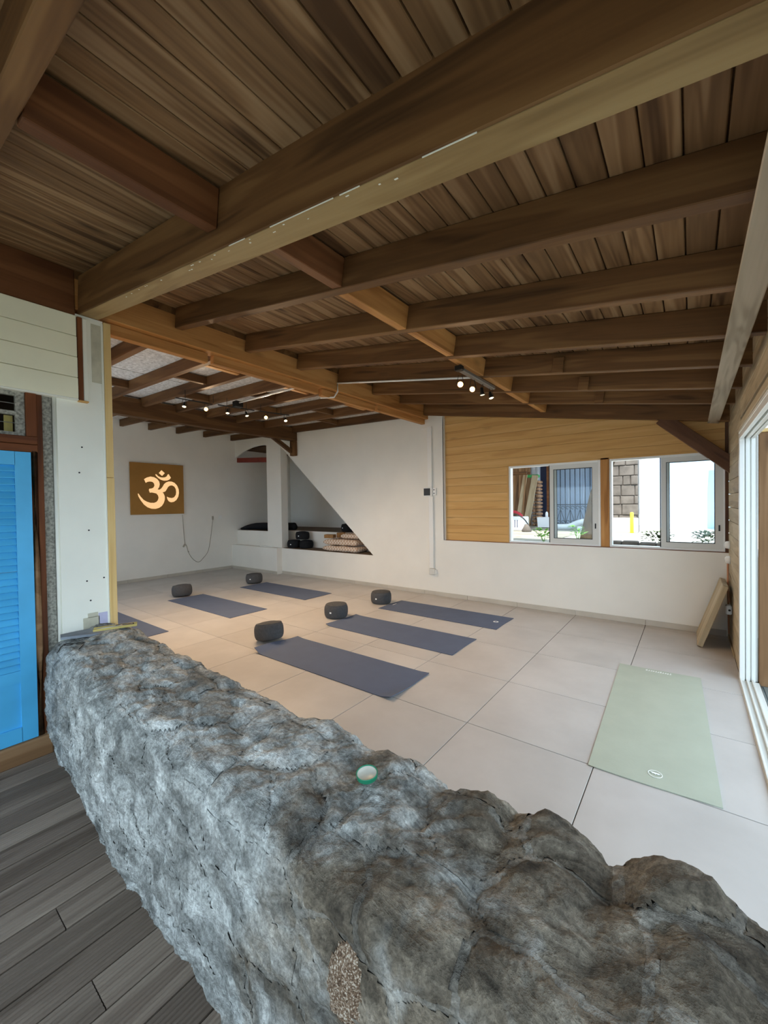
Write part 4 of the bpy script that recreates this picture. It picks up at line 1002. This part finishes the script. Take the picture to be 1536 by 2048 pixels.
for s in (-1, 1):
    pts = [(s * 0.033 + 0.025 * math.cos(a), 0.0 + 0.018 * math.sin(a), 0.012) for a in np.linspace(0, 6.28319, 17)]
    link('rim', tube('rim', pts, 0.0032, 'black', 6), gl_)
    link('temple', tube('temple', [(s * 0.058, 0.0, 0.014), (s * 0.062, -0.05, 0.012), (s * 0.055, -0.11, 0.003)], 0.003, 'black', 6), gl_)
link('bridge', tube('bridge', [(-0.008, 0.002, 0.013), (0, 0.006, 0.014), (0.008, 0.002, 0.013)], 0.002, 'black', 6), gl_)

# ================================================================== OUTSIDE
GZ = 0.90
yard = struct('yard_ground', prisms('yard_earth', [(R4(-4.4, 6.2, 9, 24), -0.3, GZ), (R4(-14, 8.0, -4.4, 24), -0.3, GZ)], 'concrete', 'Z'))
struct('terrace_ground', prisms('terrace', [(R4(0.48, -12, 14, 6.2), -0.3, -0.02), (R4(-14, -12, 0.48, -1.4), -0.4, -0.16)], 'terrace', 'Z'))
box('earth_bed', (-4.2, 6.6, GZ), (-1.9, 12.0, GZ + 0.01), 'ground', yard, 0)
# shed roof that shades the gate
sh = thing('shed_roof', 'timber lean-to roof over the yard beyond the window', 'roof')
for k in range(14):
    x = -7.0 + 0.4 * k
    beam('roof_board', (x, 8.7, 3.02), (x, 13.4, 3.35), 0.395, 0.025, 'log', sh)
for y in (9.0, 9.9, 11.2, 12.6): beam('purlin', (-7.1, y, 2.83 + (y - 7.6) * 0.069), (-1.5, y, 2.83 + (y - 7.6) * 0.069), 0.07, 0.14, 'darkwood', sh)
for y in (10.6, 10.9): beam('rail', (-6.5, y, 2.36), (-3.4, y, 2.33), 0.05, 0.07, 'rafter', sh)
sw = thing('shed_wall', 'brown boarded shed wall behind the leaning planks', 'shed', (-4.9, 12.0, GZ))
for k in range(12): box('wall_board', (-1.2 + 0.2 * k, 0.0, 0.0), (-1.005 + 0.2 * k, 0.03, 2.2), 'log', sw, 0.004)
gt = thing('gate_wall', 'pale blue gate with an iron grille beyond the window', 'gate', (-2.75, 12.8, GZ))
box('sheet', (-0.58, 0.08, 0.0), (0.48, 0.14, 2.4), 'bluegate', gt)
for k in range(8): link('bar', tube('bar', [(-0.5 + 0.135 * k, 0.0, 0.03), (-0.5 + 0.135 * k, 0.0, 2.2)], 0.012, 'iron', 6), gt)
for z in (0.03, 0.60): box('rail', (-0.55, -0.012, z), (0.47, 0.012, z + 0.025), 'iron', gt, 0.002)
for k in range(7):
    c = -0.4325 + 0.135 * k
    link('lattice_bar', tube('lattice_bar', [(c - 0.06 * (-1) ** k, 0.0, 0.06), (c + 0.06 * (-1) ** k, 0.0, 0.45)], 0.008, 'iron', 6), gt)
    link('scroll', tube('scroll', [(c + 0.045 * math.cos(a), 0.0, 0.52 + 0.045 * math.sin(a)) for a in np.linspace(0, 5.2, 12)], 0.008, 'iron', 6), gt)
    link('scroll', tube('scroll', [(c + 0.04 * math.cos(a), 0.0, 0.10 + 0.04 * math.sin(a)) for a in np.linspace(0, 5.2, 12)], 0.008, 'iron', 6), gt)
thing('gate_post', 'white round post beside the blue gate', 'post', (-2.18, 12.7, GZ), me=lathe('gate_post', [(0, 0), (0.07, 0), (0.06, 0.05), (0.06, 2.3), (0, 2.32)], 'limewhite', 14))
thing('gate_pillar', 'grey pillar on the far side of the gate', 'pillar', (-2.0, 12.9, GZ + 1.2), me=box_mesh(0.16, 0.2, 2.4, 'column', 0.01))
thing('concrete_column', 'weathered grey concrete column beside the leaning planks', 'column', (-3.64, 12.1, GZ + 0.9), me=box_mesh(0.24, 0.2, 1.8, 'column', 0.02))
thing('dark_doorway', 'dark blue doorway drawn as a flat sheet between the column and the brown post', 'sheet', (-3.45, 12.4, GZ + 0.95), me=box_mesh(0.24, 0.04, 1.9, 'shadeblue', 0.005))  # stands in for a dark doorway, drawn as one flat sheet
thing('timber_post', 'reddish brown timber post near the gate', 'post', (-3.27, 12.2, GZ + 0.95), me=box_mesh(0.13, 0.12, 1.9, 'redwood', 0.006))
for i, (x, lean, L, w, lab) in enumerate(((-4.10, 0.03, 1.5, 0.14, 'darkest board'), (-3.90, 0.14, 1.55, 0.12, 'narrow middle board'), (-3.78, 0.06, 1.9, 0.035, 'thin pale batten'), (-3.66, 0.16, 1.45, 0.17, 'wide pale board'))):
    pk = thing('leaning_plank', lab + ' leaning under the shed roof in the yard', 'plank', (x, 11.3, GZ), 0, 'planks under the shed roof')
    beam('plank', (0, 0.0, 0.01), (lean, 0.35, L), w, 0.03, 'greywood' if i % 2 else 'log', pk, (0, -1, 0.3))
lgm = [lathe('log', [(0, 0.2), (rr_, 0.2), (rr_ + 0.004, 0.0), (rr_, -0.2), (0, -0.2)], 'logend', 7) for rr_ in (0.036, 0.042, 0.048)]
for i in range(26):
    thing('firewood_log', 'split log in the firewood stack beside the leaning planks', 'log', (-3.56 + 0.105 * (i % 2) + random.uniform(-0.006, 0.006), 11.85, GZ + 0.055 + 0.101 * (i // 2)), 0, 'firewood stack',
          me=lgm[i % 3]).rotation_euler = (math.pi / 2, random.random() * 3, 0.0)
thing('green_bag', 'bright green folded sheet on top of the leaning planks', 'sheet', (-3.60, 11.80, 2.30), 0.2, me=pad_mesh('greenbag', 0.34, 0.3, 0.08, 'greenbag', 2))
wb_ = thing('washing_crate', 'white crate topped with red plastic in the yard', 'crate', (-3.42, 9.9, GZ))
box('crate', (-0.24, -0.2, 0.0), (0.22, 0.2, 0.34), 'limewhite', wb_, 0.02)
for k in range(4): box('slot', (-0.12 + 0.06 * k, -0.206, 0.08), (-0.10 + 0.06 * k, -0.2, 0.26), 'shadeblue', wb_, 0.001)
link('lid', tube('crate_lid', smooth_path([(-0.25, 0, 0.42), (-0.1, 0, 0.46), (0.05, 0, 0.41), (0.12, 0, 0.33)], 4), 0.035, 'red', 8), wb_)
hs = thing('garden_pump', 'grey pump with a black hose lying on the yard ground', 'pump', (-3.0, 9.3, GZ))
link('body', lathe('pump_body', [(0, 0), (0.1, 0), (0.11, 0.05), (0.07, 0.12), (0.04, 0.18), (0, 0.19)], 'block', 14), hs)
link('hose', tube('hose', smooth_path([(-0.55, 0.1, 0.32), (-0.3, 0.05, 0.40), (-0.1, 0, 0.34), (0.02, 0, 0.2), (0.05, 0, 0.12)], 5), 0.014, 'black', 6), hs)
bn = thing('white_tub', 'white plastic tub with two bottles standing by the gate', 'tub', (-3.02, 11.0, GZ + 0.03))
link('tub', prisms('tub', [([(-0.19, 0), (0.17, 0), (0.19, 0.26), (-0.21, 0.26)], -0.14, 0.14)], 'limewhite'), bn)
for x in (0.0, 0.1): link('bottle', lathe('bottle', [(0, 0.26), (0.035, 0.26), (0.035, 0.36), (0.02, 0.40), (0, 0.41)], 'limewhite', 10), bn, Matrix.Translation((x, 0, 0)))
gg = thing('gutter_piece', 'white curved gutter piece lying in front of the gate', 'gutter')
link('trough', tube('trough', smooth_path([(-2.72, 10.6, GZ + 0.06), (-2.4, 10.65, GZ + 0.07), (-2.2, 10.7, GZ + 0.16), (-2.0, 10.7, GZ + 0.2), (-1.7, 10.7, GZ + 0.18)], 5), 0.075, 'limewhite', 8), gg)
box('off_cut', (-2.12, 10.2, GZ), (-1.9, 10.35, GZ + 0.1), 'limewhite', gg)
thing('tree_trunk', 'leaning tree trunk at the edge of the window by the gate', 'tree', (0, 0, 0), me=tube('tree_trunk', smooth_path([(-1.50, 8.1, GZ - 0.02), (-1.43, 8.1, 1.3), (-1.33, 8.1, 1.8), (-1.08, 8.1, 2.5), (-0.9, 8.1, 3.3)], 5), 0.11, 'bark', 12, radii=[0.14 - 0.0035 * i for i in range(21)]))
# block wall, sunlit blue walls
bw = thing('block_wall', 'rough grey stone block wall beside the pale blue wall', 'wall', (-1.16, 10.05, GZ))
box('core', (-0.24, 0.04, 0.0), (0.26, 0.30, 2.2), 'block', bw, 0)
rz0 = 0.0; r = 0
while rz0 < 2.2:
    hh = random.uniform(0.16, 0.24); xx = -0.26 + (0 if r % 2 else -0.0); first = True
    while xx < 0.27:
        ww = random.uniform(0.14, 0.34); x2 = min(xx + ww, 0.27)
        if x2 - xx > 0.05: box('block', (xx + 0.006, random.uniform(-0.015, 0.01), rz0 + 0.006), (x2 - 0.006, 0.30, rz0 + hh - 0.006), 'block', bw, 0.012)
        xx = x2
        if xx >= 0.269: break
    rz0 += hh; r += 1
box('ledge', (-0.30, -0.12, 0.0), (0.27, 0.04, 0.32), 'concrete', bw, 0.02)
thing('yellow_bollard', 'small yellow plastic post against the block wall', 'post', (-0.99, 9.86, GZ + 0.0), me=lathe('bollard', [(0, 0), (0.035, 0), (0.033, 0.42), (0.025, 0.44), (0, 0.445)], 'yellowpaint', 12))
struct('yard_wall', prisms('yard_wall', [(R4(-1.1, GZ, 3.5, 4.2), 12.2, 12.4), (R4(-9, GZ, -3.2, 4.0), 13.3, 13.5), (R4(-3.3, GZ, -1.8, 4.0), 13.3, 13.5)], 'bluewall'), 'pale blue rendered yard wall in full sun')
thing('blue_pier', 'pale blue pier at the end of the sunlit yard wall', 'pier', (0.52, 11.3, GZ + 1.4), me=box_mesh(0.22, 0.3, 2.8, 'bluewall', 0.01))
kb = thing('low_border', 'low grey stone border below the corner window', 'border', (-0.62, 7.0, GZ))
for k in range(4): box('border_stone', (-0.42 + 0.22 * k, -0.06 - 0.05 * k, 0.0), (-0.21 + 0.22 * k, 0.08 - 0.05 * k, 0.07 + 0.01 * (k % 2)), 'block', kb, 0.015)
def plant(loc, n, spread, h, mat, lab, group):
    t = thing('leafy_plant', lab, 'plant', loc, 0, group)
    bm = bmesh.new()
    for i in range(n):
        a = random.uniform(0, 6.28); d = random.uniform(0.1, 1.0) * spread; zt_ = random.uniform(0.35, 1.0) * h
        c = Vector((d * math.cos(a), d * 0.6 * math.sin(a), zt_)); L = random.uniform(0.05, 0.09); w = L * 0.3
        dv = Vector((math.cos(a), math.sin(a), random.uniform(-0.3, 0.8))).normalized(); sd = dv.cross(Vector((0, 0, 1))).normalized()
        up = sd.cross(dv) * 0.01
        v = [bm.verts.new(c), bm.verts.new(c + dv * L * 0.5 + sd * w + up), bm.verts.new(c + dv * L), bm.verts.new(c + dv * L * 0.5 - sd * w + up)]
        bm.faces.new(v)
    link('leaves', bm_mesh('leaves', bm, mat, recalc=False), t)
    sb = bmesh.new()
    for i in range(9):
        a = random.uniform(0, 6.28); d = spread * random.uniform(0.3, 0.9)
        p1 = Vector((d * math.cos(a), d * 0.6 * math.sin(a), h * random.uniform(0.5, 0.95)))
        A = [sb.verts.new(Vector((0, 0, 0)) + x) for x in (Vector((0.004, 0, 0)), Vector((-0.002, 0.004, 0)), Vector((-0.002, -0.004, 0)))]
        B = [sb.verts.new(p1 + x * 0.5) for x in (Vector((0.004, 0, 0)), Vector((-0.002, 0.004, 0)), Vector((-0.002, -0.004, 0)))]
        for k in range(3): sb.faces.new((A[k], A[(k + 1) % 3], B[(k + 1) % 3], B[k]))
    link('stems', bm_mesh('stems', sb, mat), t)
plant((-1.98, 7.0, GZ), 60, 0.16, 0.22, 'leaf', 'bright green leafy plant below the window facing the gate', 'plants under the windows')
plant((-1.55, 7.5, GZ), 40, 0.12, 0.24, 'leaf', 'green sprig beside the tree trunk', 'plants under the windows')
plant((-0.40, 7.22, GZ), 110, 0.20, 0.20, 'darkleaf', 'dark leafy plant behind the open half of the corner window', 'plants under the windows')
plant((0.17, 7.0, GZ), 90, 0.16, 0.22, 'darkleaf', 'leafy plant behind the glass of the corner window', 'plants under the windows')
